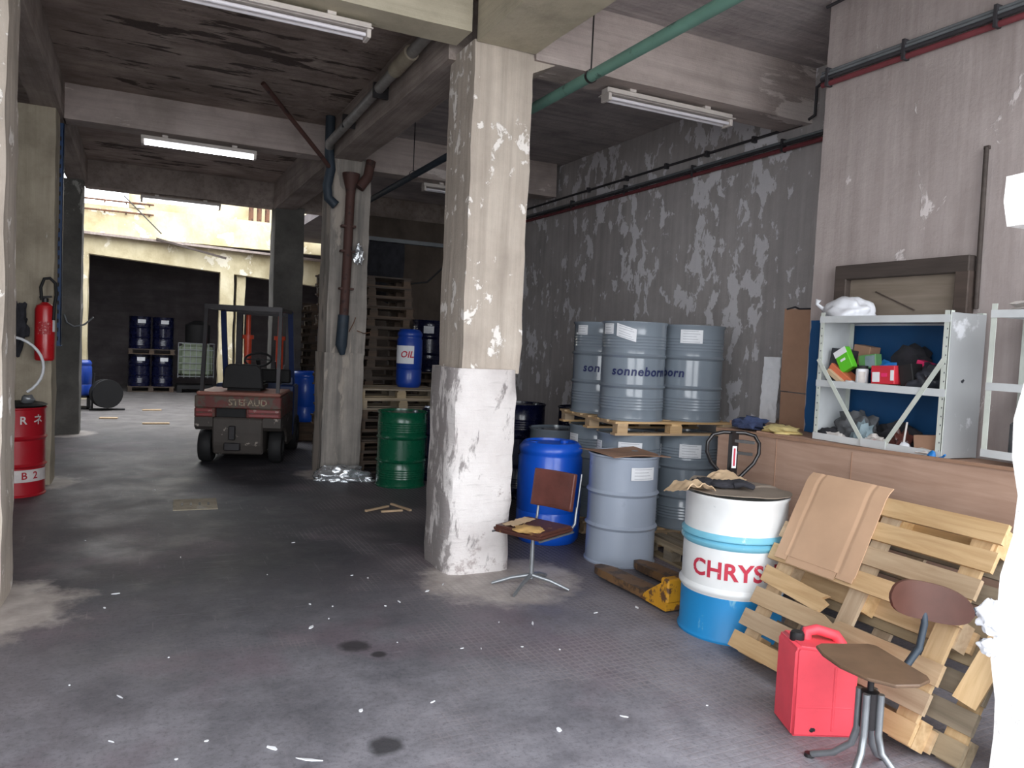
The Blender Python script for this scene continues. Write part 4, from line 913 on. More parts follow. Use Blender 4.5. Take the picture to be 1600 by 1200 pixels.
blobt('black_bag', 'crumpled black bag filling the near end of the middle shelf', 'bag', (4.26, 2.985, ZM), (0.12, 0.125, 0.115), 'bag_grey', 11, 0.35, 2.6, 4)
boxt('tan_block', 'small tan block behind the near post of the middle shelf', 'block', (4.17, 2.86, ZM+0.06), (0.04, 0.03, 0.08), 'pallet')
blobt('grey_rag_heap', 'big heap of grey rags on the bottom shelf', 'rag', (4.29, 3.53, ZB), (0.11, 0.15, 0.13), 'rag_grey', 14, 0.35, 2.4, 4)
blobt('dark_cloth', 'flat dark cloth at the inner end of the bottom shelf', 'cloth', (4.20, 3.66, ZB), (0.07, 0.09, 0.05), 'rag_dark', 15, 0.4)
blobt('white_scrap_cloth', 'crumpled white scrap in front of the grey rag heap', 'cloth', (4.155, 3.60, ZB), (0.03, 0.08, 0.03), 'rag_white', 16, 0.5)
blobt('teal_cloth', 'pale teal cloth beside the grey rag heap', 'cloth', (4.18, 3.40, ZB), (0.05, 0.07, 0.09), 'rag_teal', 17, 0.4)
blobt('dark_blue_cloth', 'dark blue-grey cloth in the middle of the bottom shelf', 'cloth', (4.32, 3.26, ZB), (0.09, 0.15, 0.10), 'rag_dark', 18, 0.35)
blobt('cream_cloth', 'cream cloth between the two crossing braces', 'cloth', (4.17, 3.30, ZB), (0.04, 0.07, 0.045), 'rag_white', 19, 0.4)
blobt('red_tape_scrap', 'red and white scrap caught between the braces', 'scrap', (4.145, 3.28, ZB+0.002), (0.02, 0.025, 0.03), 'red_box', 20, 0.3, 2, 2)
blobt('maroon_cloth', 'dark maroon cloth behind the right brace', 'cloth', (4.22, 3.16, ZB), (0.06, 0.06, 0.08), 'brown_vinyl', 21, 0.4)
tag(obj('white_stick', B().tube([(4.15, 3.09, ZB+0.03), (4.15, 3.075, ZB+0.17)], 0.006, 8), 'rag_white', None, 60), 'thin white stick standing on the bottom shelf', 'stick')
blobt('white_tissue', 'white tissue lump at the foot of the thin stick', 'tissue', (4.15, 3.08, ZB), (0.03, 0.04, 0.03), 'bag_white', 22, 0.4, 3, 2)
boxt('kraft_box', 'open brown carton at the near end of the bottom shelf', 'box', (4.20, 2.95, ZB+0.062), (0.10, 0.15, 0.09), 'card2', (R(-6), 0, 0))
blobt('white_towel', 'rumpled white towel under the brown carton', 'towel', (4.16, 2.95, ZB), (0.05, 0.09, 0.02), 'rag_white', 23, 0.4)
# things on the bench left of the shelf
ct = thing('cardboard_sheet', 'tall brown cardboard panel with a slit leaning beside the blue board', 'cardboard', (4.74, 4.50, 1.157), 0, None, (R(1.5), R(-3), R(10)))
obj('upper_panel', B().box((0, 0, 0.62), (0.008, 0.30, 0.66)), 'card2', ct)
obj('lower_panel', B().box((0, 0, 0.14), (0.008, 0.29, 0.28)), 'card2', ct)
obj('frayed_top', B().tube([(0, 0.13, 0.945), (0.0, 0.06, 0.965), (0.0, 0.02, 0.95), (0, -0.12, 0.955)], 0.008, 6), 'rag_dark', ct)
tag(obj('white_wrap', B().sheet(lambda u, v: (4.90-0.03*v+0.015*noise.noise(Vector((u*5, v*12, 3))), 4.82+0.19*u+0.05*(1-v), 1.157+0.56*v), 10, 22, 0.006), 'cream_wrap', None, 60), 'crinkled white wrapping standing against the peeling wall', 'wrapping')
blobt('blue_rag', 'crumpled dusty blue rag at the far end of the bench', 'rag', (4.20, 4.42, 1.172), (0.10, 0.14, 0.06), 'rag_blue', 31, 0.4)
blobt('dark_rag', 'small dark rag between the blue and yellow rags', 'rag', (4.30, 4.22, 1.175), (0.06, 0.06, 0.035), 'rag_dark', 32, 0.4)
blobt('yellow_rag', 'pale yellow rag hanging over the bench edge beside the shelf', 'rag', (4.16, 4.06, 1.18), (0.10, 0.14, 0.04), 'rag_yellow', 33, 0.4)

# ================================================================ jerrycan
jc = thing('jerrycan', 'red plastic jerrycan standing before the leaning pallets', 'jerrycan', (2.88, 2.51, 0), R(-24))
b = B().prism([(-0.145, 0.0), (0.145, 0.0), (0.15, 0.33), (0.125, 0.385), (0.10, 0.40), (-0.13, 0.42), (-0.145, 0.40)], 0.22, Matrix(((1, 0, 0, 0), (0, 0, -1, 0.11), (0, 1, 0, 0), (0, 0, 0, 1)))).bevel(0.03, 3); obj('body', b, 'jerry', jc, 60)
obj('handle', B().tube([(-0.05, 0.02, 0.39), (-0.045, 0.02, 0.445), (0.0, 0.02, 0.455), (0.09, 0.02, 0.43), (0.12, 0.02, 0.385)], [0.028, 0.026, 0.024, 0.026, 0.03], 12), 'jerry', jc, 60)
obj('screw_cap', B().lathe([(0.028, 0.40), (0.032, 0.405), (0.032, 0.44), (0.026, 0.45), (0, 0.45)], (-0.10, 0.0, 0), 18), 'black', jc, 40)
obj('rib', B().box((0.04, -0.109, 0.18), (0.014, 0.010, 0.30)).bevel(0.004), 'jerry', jc)
obj('rib', B().box((0.0, -0.109, 0.14), (0.25, 0.006, 0.008)).bevel(0.002), 'jerry', jc)
obj('stain', B().blob((-0.05, -0.111, 0.035), (0.014, 0.003, 0.010), 2, 0.4, 3, 2, False), 'black', jc)

# ================================================================ stool
stl = thing('swivel_stool', 'metal workshop stool with brown plywood seat and backrest', 'stool', (2.73, 2.10, 0), 0)
SP = [(-0.04, 0.23), (0.17, 0.16), (0.19, 0.13), (0.135, -0.15), (0.11, -0.18), (0.03, -0.195), (-0.07, -0.165), (-0.13, -0.08), (-0.145, 0.04), (-0.12, 0.15), (-0.08, 0.22)]
obj('seat', B().prism(SP, 0.014, Matrix.Translation((0, 0, 0.468)) @ Matrix.Rotation(R(2), 4, 'X')).bevel(0.004), 'brown_seat', stl)
obj('seat_plate', B().box((0, 0, 0.455), (0.16, 0.05, 0.012), (0, 0, R(-20))).box((0, 0, 0.455), (0.05, 0.2, 0.012), (0, 0, R(-20))), 'dark_steel', stl)
obj('spindle', B().tube([(0, 0, 0.30), (0, 0, 0.46)], 0.013, 12), 'dark_steel', stl, 60)
obj('collar', B().lathe([(0.0, 0.22), (0.035, 0.22), (0.035, 0.37), (0.022, 0.375), (0, 0.375)], (0, 0, 0), 16), 'dark_steel', stl, 40)
for k in range(4):
    a = R(20+90*k); c_, s_ = math.cos(a), math.sin(a)
    pts = [(0.042*c_, 0.042*s_, 0.37), (0.042*c_, 0.042*s_, 0.20), (0.06*c_, 0.06*s_, 0.13), (0.13*c_, 0.13*s_, 0.06), (0.22*c_, 0.22*s_, 0.015)]
    lg = obj('leg', B().tube(pts, 0.015, 10), 'steel', stl, 60)
    obj('foot', B().lathe([(0, 0), (0.022, 0), (0.02, 0.015), (0, 0.02)], (0.23*c_, 0.23*s_, 0), 12), 'dark_steel', lg, 40)
bk = [(0.04, 0.0, 0.455), (0.17, -0.03, 0.462), (0.235, -0.035, 0.53), (0.265, -0.03, 0.63), (0.28, -0.01, 0.70)]
obj('back_arm', B().tube([(x, y, z) for x, y, z in bk], 0.014, 10).tube([(x+0.02, y+0.022, z) for x, y, z in bk], 0.007, 8), 'blue_pipe', stl, 60)
def brf(u, v):
    w_ = 0.175; a = (u-0.5)*2*0.995; prof = 0.08*(1-abs(a)**3.2)**0.5
    along = a*w_; z = 0.725+(v-0.5)*2*prof-0.03*a
    curve = -0.05*(a*a)
    ax = Vector((0.89, -0.45, 0)); nx_ = Vector((0.45, 0.89, 0))
    p = Vector((0.27, -0.03, 0))+ax*along+nx_*(curve+0.0)
    return (p.x, p.y, z)
obj('backrest', B().sheet(brf, 24, 8, 0.012), 'brown_wood', stl, 40)
obj('knob', B().tube([(0.40, -0.10, 0.70), (0.46, -0.13, 0.69)], 0.016, 8), 'blue_pipe', stl, 60)
# dark bulk in the corner behind the stool
tag(obj('black_bulk', B().blob((0, 0, 0), (0.26, 0.24, 0.62), 41, 0.2, 1.8, 4), 'bulk_black', None, 60, (3.36, 1.62, 0)), 'tall black bulk standing beside the white door jamb', 'bulk')
tag(obj('white_crumple', B().blob((0, 0, 0), (0.017, 0.026, 0.028), 42, 0.3, 2.4, 4, False), 'bag_white', None, 60, (1.338, 0.80, 1.29)), 'upper wad of white plastic stuck on the door jamb', 'plastic wad')
tag(obj('white_crumple', B().blob((0, 0, 0), (0.012, 0.018, 0.014), 43, 0.3, 2.4, 4, False), 'bag_white', None, 60, (1.338, 0.80, 1.235)), 'lower small wad of white plastic stuck on the door jamb', 'plastic wad')

# ================================================================ torn chair
ch = thing('office_chair', 'torn brown vinyl office chair with foam showing, on a four-star base', 'chair', (2.56, 4.77, 0), R(0))
q = Matrix.Rotation(R(26), 4, 'Z')
def chb(b): b.bm.transform(q); return b
b = B().box((0, 0, 0.42), (0.42, 0.42, 0.05)).bevel(0.018, 2); obj('seat', chb(b), 'torn_vinyl', ch, 60)
b = B().blob((-0.13, -0.06, 0.437), (0.10, 0.11, 0.022), 5, 0.35, 2.5); st = obj('foam_patch', chb(b), 'foam', ch, 60)
b = B().sheet(lambda u, v: (-0.17+0.30*u, 0.05+0.10*v+0.03*u, 0.455+0.012*noise.noise(Vector((u*9, v*6, 0)))), 12, 4, 0.003); obj('torn_flap', chb(b), 'crumple_card', ch, 40)
b = B().bx(-0.21, 0.21, -0.21, -0.2, 0.392, 0.404).bx(-0.21, 0.21, 0.2, 0.21, 0.392, 0.404).bx(0.20, 0.21, -0.21, 0.21, 0.392, 0.404); obj('seat_trim', chb(b), 'steel', ch)
def bkf(u, v):
    a = (u-0.5)*2; return (0.27+0.04*v-0.02*a*a, 0.02+a*0.185, 0.53+0.27*v)
b = B().sheet(bkf, 14, 8, 0.035); b.bevel(0.004); obj('backrest', chb(b), 'brown_vinyl', ch, 60)
b = B().tube([(0.288, -0.172, 0.53), (0.325, -0.175, 0.80)], 0.007, 8); obj('back_trim', chb(b), 'steel', ch, 60)
for s in (-1, 1):
    b = B().tube([(0.10, s*0.15, 0.395), (0.24, s*0.16, 0.40), (0.275, s*0.17, 0.44), (0.29, s*0.17, 0.56)], 0.010, 8); obj('back_bar', chb(b), 'steel', ch, 60)
obj('stem', B().tube([(0, 0, 0.06), (0, 0, 0.26), (0, 0, 0.40)], [0.018, 0.015, 0.012], 12), 'steel', ch, 60)
for k in range(4):
    a = R((153, 218, -42, 39)[k]); c_, s_ = math.cos(a), math.sin(a)
    obj('leg', B().tube([(0.01*c_, 0.01*s_, 0.085), (0.14*c_, 0.14*s_, 0.06), (0.28*c_, 0.28*s_, 0.012)], [0.016, 0.014, 0.011], 8), 'steel', ch, 60)

# ================================================================ forklift
fl = thing('forklift', 'grimy red and blue forklift truck seen from behind its counterweight', 'forklift', (1.17, 10.30, 0), R(-17))
Mx = lambda x0: Matrix(((0, 0, 1, x0), (1, 0, 0, 0), (0, 1, 0, 0), (0, 0, 0, 1)))   # (y,z) polygon extruded along x
def cw(x0, x1, notch):
    p = [(0.06, 0.16), (0.02, 0.30), (0.0, 0.50), (0.0, 0.64), (0.55, 0.64), (0.55, 0.14)]
    return p
b = B().prism([(0.08, 0.14), (0.02, 0.28), (0.0, 0.45), (0.0, 0.62), (1.7, 0.62), (1.7, 0.14)], 0.62, Mx(-0.31))
obj('counterweight', b.bevel(0.02), 'truck_grey', fl)
for s in (-1, 1):
    arc = [(0.36+0.30*math.cos(R(a)), 0.22+0.28*math.sin(R(a))) for a in range(125, -1, -12)]
    arc = [(y, z) for y, z in arc]
    poly = [(0.02, 0.62), (0.02, 0.50), (0.10, 0.45)]+arc+[(0.75, 0.2), (1.3, 0.2), (1.3, 0.62)]
    x0 = 0.31 if s > 0 else -0.53
    obj('wheel_arch', B().prism(poly[::-1], 0.22, Mx(x0)), 'truck_grey', fl)
b = B(); 
obj('engine_band', B().bx(-0.53, -0.28, 0.0, 1.25, 0.62, 0.74).bx(0.10, 0.53, 0.0, 1.25, 0.62, 0.74).bx(-0.53, 0.53, 0.0, 1.25, 0.74, 0.90).bevel(0.012), 'truck_red', fl)
obj('radiator_recess', B().bx(-0.28, 0.10, 0.10, 0.2, 0.60, 0.76), 'black', fl)
obj('tail_light', B().bx(-0.51, -0.31, -0.012, 0.01, 0.635, 0.675).bevel(0.006), 'tail_red', fl)
obj('tail_light', B().bx(-0.51, -0.31, -0.012, 0.01, 0.69, 0.73).bevel(0.006), 'tail_red', fl)
obj('tail_light', B().bx(0.13, 0.51, -0.012, 0.01, 0.635, 0.675).bevel(0.006), 'tail_red', fl)
obj('tail_light', B().bx(0.13, 0.51, -0.012, 0.01, 0.69, 0.73).bevel(0.006), 'tail_red', fl)
text_flat('STEFAUD', 0.115, 'faded_text', fl, Matrix.Translation((0.12, -0.003, 0.815)) @ Matrix.Rotation(R(90), 4, 'X'), bold=0.002)
obj('hood', B().bx(-0.52, 0.52, 0.02, 1.0, 0.90, 0.945).bevel(0.018), 'truck_hood', fl)
obj('hitch', B().bx(-0.10, -0.02, -0.05, 0.04, 0.34, 0.52).bx(-0.16, 0.04, -0.02, 0.04, 0.2, 0.3).bevel(0.01), 'dark_steel', fl)
obj('blue_cowl', B().bx(0.33, 0.54, 1.25, 1.75, 0.25, 0.98).bx(-0.54, -0.33, 1.25, 1.75, 0.25, 0.98).bx(-0.5, 0.5, 1.5, 1.62, 0.4, 1.1).bevel(0.02), 'truck_blue', fl)
for (x, y, r, w_) in ((-0.44, 0.36, 0.22, 0.16), (0.44, 0.36, 0.22, 0.16), (-0.46, 1.62, 0.27, 0.2), (0.46, 1.62, 0.27, 0.2)):
    mt = Matrix.Translation((x, y, r)) @ Matrix.Rotation(R(90), 4, 'Y')
    wh = obj('wheel', B().lathe([(r*0.55, -w_/2), (r*0.92, -w_/2), (r, -w_/2+0.03), (r, w_/2-0.03), (r*0.92, w_/2), (r*0.55, w_/2), (r*0.55, -w_/2)], (0, 0, 0), 28, mt), 'black', fl, 40)
    obj('hub', B().lathe([(0, -w_/2+0.03), (r*0.55, -w_/2+0.02), (r*0.55, w_/2-0.02), (0, w_/2-0.03)], (0, 0, 0), 20, mt), 'dark_steel', wh, 40)
obj('seat', B().bx(-0.24, 0.24, 0.35, 0.85, 0.945, 1.06).bevel(0.03, 2), 'black', fl, 60)
b = B(); b.prism([(-0.26, 0.98), (0.26, 0.98), (0.23, 1.24), (0.17, 1.30), (-0.17, 1.30), (-0.23, 1.24)], 0.1, Matrix(((1, 0, 0, 0), (0, 0, 1, 0.26), (0, 1, 0, 0), (0, 0, 0, 1)))); obj('backrest', b.bevel(0.015), 'black', fl)
pts = [(0.05+0.18*math.cos(2*PI*k/20), 1.10+0.15*math.sin(2*PI*k/20), 1.34+0.09*math.sin(2*PI*k/20)) for k in range(21)]
sw = obj('steering_wheel', B().tube(pts, 0.016, 8), 'black', fl, 60)
obj('steering_column', B().tube([(0.05, 1.10, 1.34), (0.05, 1.42, 0.95)], 0.03, 10).bar((-0.12, 1.10, 1.34), (0.22, 1.10, 1.34), 0.025, 0.015), 'black', fl, 60)
obj('dashboard', B().bx(-0.46, 0.46, 1.42, 1.52, 1.0, 1.2).bevel(0.02), 'black', fl)
obj('lever', B().tube([(0.3, 1.2, 1.0), (0.28, 1.15, 1.32)], 0.01, 6).tube([(0.36, 1.2, 1.0), (0.34, 1.15, 1.32)], 0.01, 6), 'dark_steel', fl)
GZ = 2.03
for x in (-0.47, 0.47):
    obj('guard_post', B().bar((x, 0.12, 0.93), (x*0.98, 0.24, GZ), 0.045, 0.05, (0, 1, 0)), 'dark_steel', fl)
    obj('guard_post', B().bar((x, 1.60, 0.9), (x*0.98, 1.22, GZ), 0.07, 0.05, (0, 1, 0)), 'truck_blue', fl)
b = B().bar((-0.48, 0.22, GZ), (0.48, 0.22, GZ), 0.06, 0.06).bar((-0.48, 1.24, GZ), (0.48, 1.24, GZ), 0.06, 0.06)
for x in (-0.46, 0.46): b.bar((x, 0.2, GZ), (x, 1.26, GZ), 0.05, 0.05)
obj('guard_frame', b, 'dark_steel', fl)
for k in range(5): obj('guard_slat', B().bar((-0.30+0.15*k, 0.2, GZ+0.01), (-0.30+0.15*k, 1.26, GZ+0.01), 0.025, 0.02), 'dark_steel', fl)
for x in (-0.36, 0.36): obj('mast_rail', B().bx(x-0.04, x+0.04, 1.86, 1.98, 0.05, 2.06), 'dark_steel', fl)
obj('mast_crossbar', B().bx(-0.38, 0.38, 1.88, 1.96, 1.98, 2.06).bx(-0.38, 0.38, 1.88, 1.96, 0.6, 0.7), 'dark_steel', fl)
for x in (-0.22, 0.24):
    b = B().tube([(x, 1.82, 0.5), (x, 1.82, 1.62)], 0.055, 12).tube([(x-0.0, 1.82, 1.62), (x, 1.82, 1.68)], 0.085, 12).tube([(x, 1.82, 1.68), (x, 1.82, 1.98)], 0.035, 12)
    obj('lift_cylinder', b, 'orange', fl, 50)
for x in (-0.25, 0.25): obj('fork', B().bx(x-0.05, x+0.05, 2.05, 3.0, 0.06, 0.10).bx(x-0.05, x+0.05, 2.02, 2.06, 0.06, 0.6), 'dark_steel', fl)
obj('carriage', B().bx(-0.45, 0.45, 1.99, 2.03, 0.2, 0.28).bx(-0.45, 0.45, 1.99, 2.03, 0.5, 0.58), 'dark_steel', fl)

# ================================================================ extinguisher and coat on the left column
ex = thing('fire_extinguisher', 'red fire extinguisher hanging on the tan left column', 'fire extinguisher', (-0.86, 9.26, 1.33))
obj('cylinder', B().lathe([(0, 0), (0.08, 0), (0.09, 0.015), (0.092, 0.03), (0.092, 0.52), (0.08, 0.565), (0.04, 0.59), (0.03, 0.60), (0, 0.60)], (0, 0, 0), 28), 'ext_red', ex, 40)
obj('valve', B().lathe([(0, 0.58), (0.03, 0.58), (0.03, 0.64), (0, 0.65)], (0, 0, 0), 12).bar((-0.05, 0, 0.65), (0.06, -0.02, 0.66), 0.025, 0.02), 'dark_steel', ex, 40)
obj('hose', B().tube([(-0.03, -0.01, 0.62), (-0.04, -0.02, 0.75), (-0.01, -0.02, 0.84), (0.04, -0.02, 0.85), (0.09, -0.02, 0.80), (0.10, -0.02, 0.68), (0.085, -0.05, 0.56), (0.082, -0.06, 0.42)], 0.016, 10), 'black', ex, 60)
pc = camphi(-0.86, 9.26)
obj('paper_label', B().patch(0.094, 0.30, 0.42, pc+0.8, pc+1.25, n=4, th=0.001), 'paper', ex)
obj('lettering', B().patch(0.0935, 0.27, 0.40, pc-0.7, pc+0.6, n=6, th=0.0008), worn('speckled_label_print', C(176, 30, 38), C(214, 160, 158), 0.56, 60, 0.5), ex)
obj('wall_bracket', B().box((0, 0.10, 0.5), (0.05, 0.07, 0.05)), 'dark_steel', ex)
tag(obj('dark_jacket', B().blob((0, 0, 0), (0.10, 0.07, 0.24), 51, 0.35, 2.2, 4, False), 'rag_dark', None, 60, (-1.13, 9.34, 1.66)), 'dark jacket hanging beside the fire extinguisher', 'jacket')
# blue perforated rack upright
ru = thing('rack_upright', 'blue perforated rack upright fixed to the back of the tan left column', 'rack post', (-0.80, 9.93, 0))
obj('upright', B().bx(-0.03, 0.03, 0.0, 0.03, 1.48, 3.92).bx(-0.03, -0.024, 0, 0.10, 1.48, 3.92).bx(0.024, 0.03, 0, 0.10, 1.48, 3.92), 'blue_rack', ru)
obj('slot_holes', (lambda b: [b.box((0, -0.001, 1.55+k*0.1), (0.016, 0.004, 0.045)) for k in range(23)][0])(B()), 'black', ru)
obj('foot_plate', B().bx(-0.06, 0.04, -0.01, 0.12, 1.468, 1.48), 'blue_rack', ru)

# ================================================================ stacked pallets, right bay
pp = None; K = 0; rn = random.Random(5)
def pallet_stack(x, y, rz0, n, z0, mats, descr, H=0.144, L=1.2, W=0.8, group=None):
    base = thing('wooden_pallet', '', 'pallet', (x, y, z0), rz0, group); pallet_parts(base, L, W, 5, mats, H, int(x*10))
    for k in range(n):
        t = base if k == 0 else dup(base, (x+rn.uniform(-.03, .03), y+rn.uniform(-.03, .03), z0+k*H), rz0+rn.uniform(-.03, .03), '', group)
        t['label'] = descr[k] if isinstance(descr, (list, tuple)) else descr
    return base
ordn = ['first', 'second', 'third', 'fourth', 'fifth', 'sixth', 'seventh', 'eighth', 'ninth', 'tenth', 'eleventh', 'twelfth', 'thirteenth', 'fourteenth', 'fifteenth', 'sixteenth', 'seventeenth', 'eighteenth']
def od(n, s): return [('bottom' if k == 0 else 'topmost' if k == n-1 else ordn[k]+' from floor') for k in range(n)]
pallet_stack(2.95, 11.0, R(2), 18, 0.0, ('pallet_dark', 'pallet_dark'), ['old pallet in the tall stack behind the second column, %s' % s for s in od(18, '')], group='pallets in the tall stack behind the second column')
pallet_stack(3.10, 9.90, R(0), 6, 0.0, ('pallet_dark', 'pallet_dark'), ['pallet in the low stack behind the green drum, %s' % s for s in od(8, '')][:6], 0.135, 1.2, 0.8, group='pallets in the low stack behind the green drum')
pallet_stack(3.10, 9.90, R(1), 2, 0.81, ('pallet_grey', 'pallet_grey'), ['paler pallet second from top of the low stack behind the green drum', 'paler topmost pallet of the low stack behind the green drum'], 0.135, 1.2, 0.8, group='pallets in the low stack behind the green drum')  # light on the top two pallets put into a paler wood colour
bd = plastic_drum('blue plastic drum with white label on top of the low pallet stack', (3.31, 9.95, 1.08), 'drum_blue2', 0.17, 0.78)
pc = camphi(3.31, 9.95)
ll = obj('paper_label', B().patch(0.173, 0.32, 0.56, pc-1.35, pc+0.35, n=10, th=0.002), 'paper', bd)
text_on_drum('OIL', 0.12, 0.178, pc-0.2, 0.44, 'red_ink', bd, bold=0.003, shear=0.2)
nd = steel_drum('navy steel drum with white label standing high between the columns', (4.42, 12.30, 1.20), 'drum_navy', 0.28, 0.86, True)
label_on(nd, 4.42, 12.30, -0.30, 0.28, 0.64, 0.76)
pallet_stack(4.42, 12.40, R(4), 8, 0.0, ('pallet_dark', 'pallet_dark'), ['pallet under the high navy drum, %s' % s for s in od(8, '')], 0.15, 0.85, 0.7, group='pallets under the high navy drum')
# cartons in stack gaps
for k, (x, z, mt) in enumerate(((2.66, 1.60, 'rag_white'), (2.75, 1.30, 'card2'), (3.05, 1.45, 'rag_grey'))):
    pass
# hanging sheet & cable behind
tag(obj('hanging_sheet', B().sheet(lambda u, v: (3.1+0.75*u, 12.02+0.08*math.sin(u*14)*(1-v)+0.03*math.sin(v*7), 2.55+0.74*v-0.4*u*(1-v)), 24, 8, 0.004), 'rag_dark', None, 60), 'dark blue-grey sheet draped above the tall pallet stack', 'sheet')
tag(obj('hanging_cable', B().tube([(4.35, 11.2, 4.33), (4.35, 11.2, 2.9), (4.30, 11.2, 2.45), (4.40, 11.2, 2.35), (4.45, 11.2, 2.6), (4.36, 11.2, 3.0)], 0.016, 8).tube([(4.36, 11.2, 3.0), (4.0, 11.3, 2.62), (3.6, 11.4, 2.55)], 0.014, 8), 'black', None, 60), 'black cable looping down in the dark bay', 'cable')
struct('trim_1', B().bx(2.6, 5.45, 11.9, 12.0, 3.25, 3.31), 'cable_grey')
struct('wall_bay', B().rough(3.6, 5.5, 13.6, 13.8, 0, 3.9, 0.4, 0.02, 2, 5), 'bay')
# pallets and blue drums behind forklift, seen left of column two
pallet_stack(2.95, 14.9, R(0), 16, 0.0, ('pallet_dark', 'pallet_dark'), ['pallet in the stack beyond the forklift, %s' % s for s in od(16, '')], 0.144, 0.9, 0.8, group='pallets in the stack beyond the forklift')
plastic_drum('blue plastic drum beyond the forklift beside the second column', (2.52, 12.9, 0.3), 'drum_blue', 0.27, 0.82)
tag(obj('low_crate', B().bx(2.24, 2.8, 12.62, 13.18, 0, 0.30).bevel(0.01), 'pallet_dark'), 'dark crate under the blue drum beyond the forklift', 'crate')

# ================================================================ back yard room
for k, (x, z) in enumerate(((0.06, 1.15), (0.63, 1.15), (0.06, 0.145), (0.63, 0.145))):
    t = steel_drum(['dark blue drum on the far upper pallet, doorway side', 'dark blue drum on the far upper pallet, tote side', 'dark blue drum on the far lower pallet, doorway side', 'dark blue drum on the far lower pallet, tote side'][k], (x, 23.0, z), 'drum_navy', 0.27, 0.86, True, 0, 'drums against the far wall')
    label_on(t, x, 23.0, -0.2, 0.5, 0.68, 0.78, 0.27, printed=False)
for k, z in enumerate((0.0, 1.005)):
    t = thing('wooden_pallet', ['pallet under the far dark blue drums', 'pallet between the two layers of far dark blue drums'][k], 'pallet', (0.35, 23.0, z)); pallet_parts(t, 1.15, 0.7, 5, ('pallet_dark', 'pallet_dark'), 0.144, 6)
ibc = thing('liquid_tote', 'murky green caged liquid tote beside the far drums', 'tote', (1.45, 23.0, 0))
obj('tank', B().box((0, 0, 0.88), (0.85, 0.8, 0.9)).bevel(0.08, 3), 'tote_green', ibc, 60)
b = B()
for k in range(6): b.box((0, -0.43, 0.45+k*0.18), (0.92, 0.015, 0.015))
for k in range(7): b.box((-0.45+k*0.15, -0.43, 0.88), (0.015, 0.015, 0.95))
obj('cage', b, 'steel', ibc); obj('base', B().bx(-0.46, 0.46, -0.42, 0.42, 0.1, 0.2).bx(-0.46, -0.34, -0.42, 0.42, 0, 0.1).bx(0.34, 0.46, -0.42, 0.42, 0, 0.1), 'black', ibc)
tag(obj('dark_canister', B().lathe([(0, 0), (0.3, 0), (0.32, 0.04), (0.32, 0.5), (0.1, 0.62), (0, 0.62)], (1.5, 23.0, 1.35), 24), 'black', None, 40), 'dark canister standing on the green tote', 'canister')
bl = plastic_drum('small blue drum beside the black reel at the yard edge', (-1.02, 17.9, 0.28), 'drum_blue2', 0.2, 0.72)
tag(obj('dark_stand', B().bx(-1.2, -0.84, 17.72, 18.08, 0, 0.04).bx(-1.2, -1.14, 17.72, 18.08, 0, 0.28).bx(-0.90, -0.84, 17.72, 18.08, 0, 0.28).bx(-1.2, -0.84, 17.72, 18.08, 0.24, 0.28), 'black'), 'low black stand under the small blue drum', 'stand')
re_ = thing('black_reel', 'black round reel on a stand at the yard edge', 'reel', (-0.55, 17.6, 0))
mt = Matrix.Translation((0, 0, 0.34)) @ Matrix.Rotation(R(20), 4, 'Z') @ Matrix.Rotation(R(90), 4, 'X')
obj('wheel', B().lathe([(0, -0.12), (0.27, -0.12), (0.29, -0.10), (0.29, -0.06), (0.2, -0.04), (0.2, 0.04), (0.29, 0.06), (0.29, 0.12), (0, 0.12)], (0, 0, 0), 28, mt), 'black', re_, 40)
obj('stand', B().tube([(-0.3, 0, 0.02), (0.35, 0, 0.02)], 0.02, 8).tube([(-0.25, 0, 0.02), (-0.22, 0.0, 0.75)], 0.02, 8), 'black', re_, 60)
tag(obj('wall_hook', B().tube([(-1.02, 13.70, 1.86), (-0.98, 13.66, 1.74), (-0.88, 13.64, 1.68), (-0.74, 13.62, 1.72), (-0.62, 13.6, 1.84)], 0.014, 8), 'steel', None, 60), 'curved metal hook sticking out of the far left column', 'hook')

# ================================================================ floor bits
fo = thing('film_heap', 'shiny crumpled heap of clear film at the foot of the second column', 'plastic film', (2.27, 9.12, 0))
obj('heap', B().blob((0, 0, 0), (0.30, 0.17, 0.12), 61, 0.4, 2.4, 4), 'film', fo, 180)
obj('tail', B().blob((0.20, -0.10, 0), (0.15, 0.09, 0.05), 62, 0.4, 2.4, 4), 'film', fo, 180)
obj('tail', B().blob((-0.26, -0.02, 0), (0.09, 0.07, 0.05), 63, 0.5, 3.2, 3), 'film', fo, 180)
tag(obj('film_scrap', B().blob((0, 0, 0), (0.05, 0.025, 0.11), 64, 0.5, 3, 3, False), 'film', None, 60, (2.40, 9.31, 2.72)), 'scrap of clear film caught on the brown downpipe', 'plastic film')
tag(obj('twig', B().tube([(2.32, 9.33, 1.78), (2.37, 9.30, 1.9), (2.39, 9.30, 1.96)], 0.006, 5).tube([(2.42, 9.33, 1.80), (2.5, 9.29, 1.77), (2.58, 9.27, 1.79)], 0.006, 5), 'rust'), 'bent rusty wire sticking out of the second column', 'wire')
dg = thing('drain_cover', 'pale metal drain cover set in the dark floor', 'drain cover', (0.545, 8.08, 0), R(-3))
obj('frame', B().bx(-0.20, 0.20, -0.25, 0.25, 0.0005, 0.006), 'col_tan', dg)
for k in range(4): obj('slot', B().box((-0.12+0.08*k, 0, 0.0065), (0.02, 0.12, 0.003)), 'dark_steel', dg)
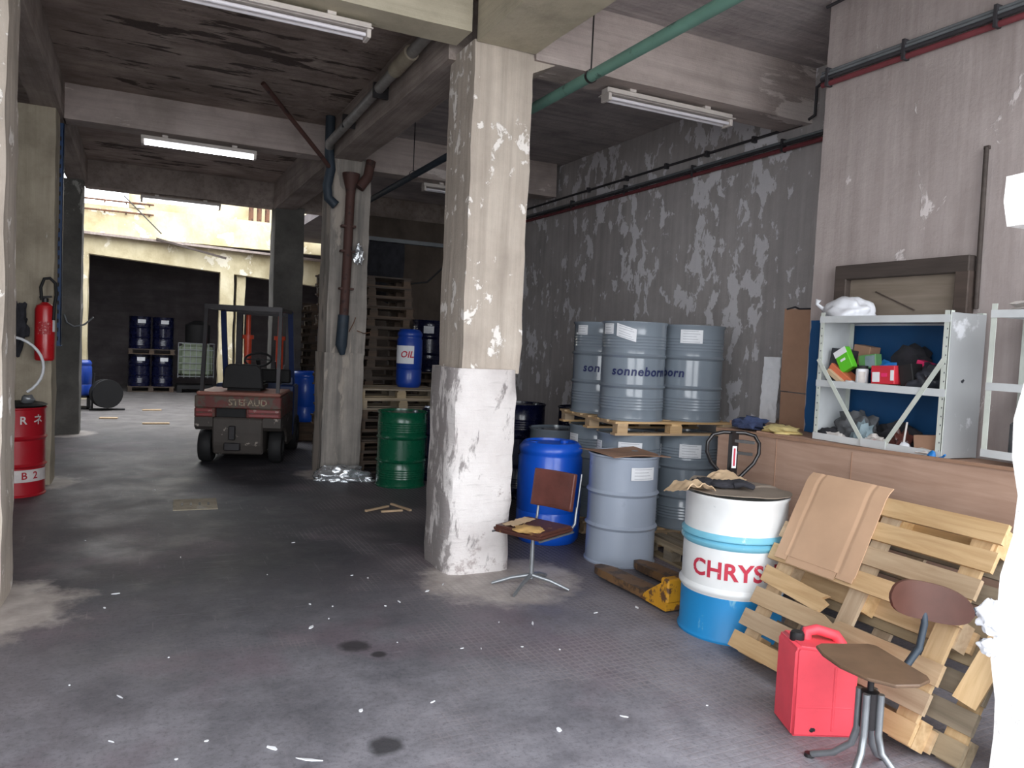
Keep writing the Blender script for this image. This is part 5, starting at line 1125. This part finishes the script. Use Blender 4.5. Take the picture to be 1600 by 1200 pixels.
for k, (x, y, L, a) in enumerate(((0.33, 15.1, 0.44, 0), (0.30, 17.6, 0.36, 3), (-0.45, 16.0, 0.3, -5))):
    tag(obj('plank_scrap', B().box((0, 0, 0.012), (L, 0.14, 0.02), (0, 0, R(a))), 'crumple_card', None, None, (x, y, 0)), ['long pale plank lying on the floor before the yard', 'farthest pale plank lying in the yard', 'short pale plank near the far left column'][k], 'plank')
for k, (x0, y0, x1, y1) in enumerate(((2.06, 7.36, 2.34, 7.52), (2.40, 7.62, 2.50, 7.28), (2.2, 7.30, 2.42, 7.30))):
    tag(obj('wood_stick', B().bar((x0, y0, 0.012), (x1, y1, 0.012), 0.025, 0.018), 'crumple_card'), ['thin stick pointing to the second column', 'short thick stick lying crossways near the green drum', 'thin broken stick lying beside the thick one'][k], 'stick')
rn = random.Random(11)
spots = [(0.62, 3.05), (0.30, 3.35), (0.16, 3.05), (0.52, 2.55), (0.95, 2.75), (-0.05, 3.9), (1.75, 2.9), (2.05, 4.2), (1.85, 4.9), (1.6, 4.75), (1.55, 5.3), (1.95, 5.0), (1.4, 4.1), (2.2, 3.7), (2.75, 4.15), (1.25, 3.35), (1.15, 2.5), (0.75, 2.35), (0.35, 6.2), (-0.3, 6.9), (0.2, 8.9), (1.2, 6.4), (-0.1, 5.2), (2.55, 2.85), (2.1, 2.9), (3.05, 4.15), (0.1, 2.4), (1.7, 3.9), (1.62, 2.45), (-0.5, 11.2)]
spots += [(rn.uniform(-0.3, 2.4), rn.uniform(2.3, 6.2)) for _ in range(26)]
spots = [(x, y) for x, y in spots if not (1.95 < x < 2.75 and y > 4.9)]
for k, (x, y) in enumerate(spots):
    x += rn.uniform(-.05, .05); s = rn.choice((0.006, 0.008, 0.010, 0.016)); b = B(); n = 7
    el = rn.choice((1, 1, 1.6, 2.6))
    P = [(s*el*(1+rn.uniform(-.45, .5))*math.cos(2*PI*i/n), s*0.6*(1+rn.uniform(-.5, .4))*math.sin(2*PI*i/n)) for i in range(n)]
    b.prism(P, 0.004, Matrix.Rotation(R(rn.uniform(0, 180)), 4, 'Z'))
    tag(obj('paper_scrap', b, 'paper', None, None, (x, y, 0.0005), (rn.uniform(-.1, .1), rn.uniform(-.1, .1), 0)), 'tiny white scrap lying on the dark floor', 'scrap', 'white scraps scattered on the floor')
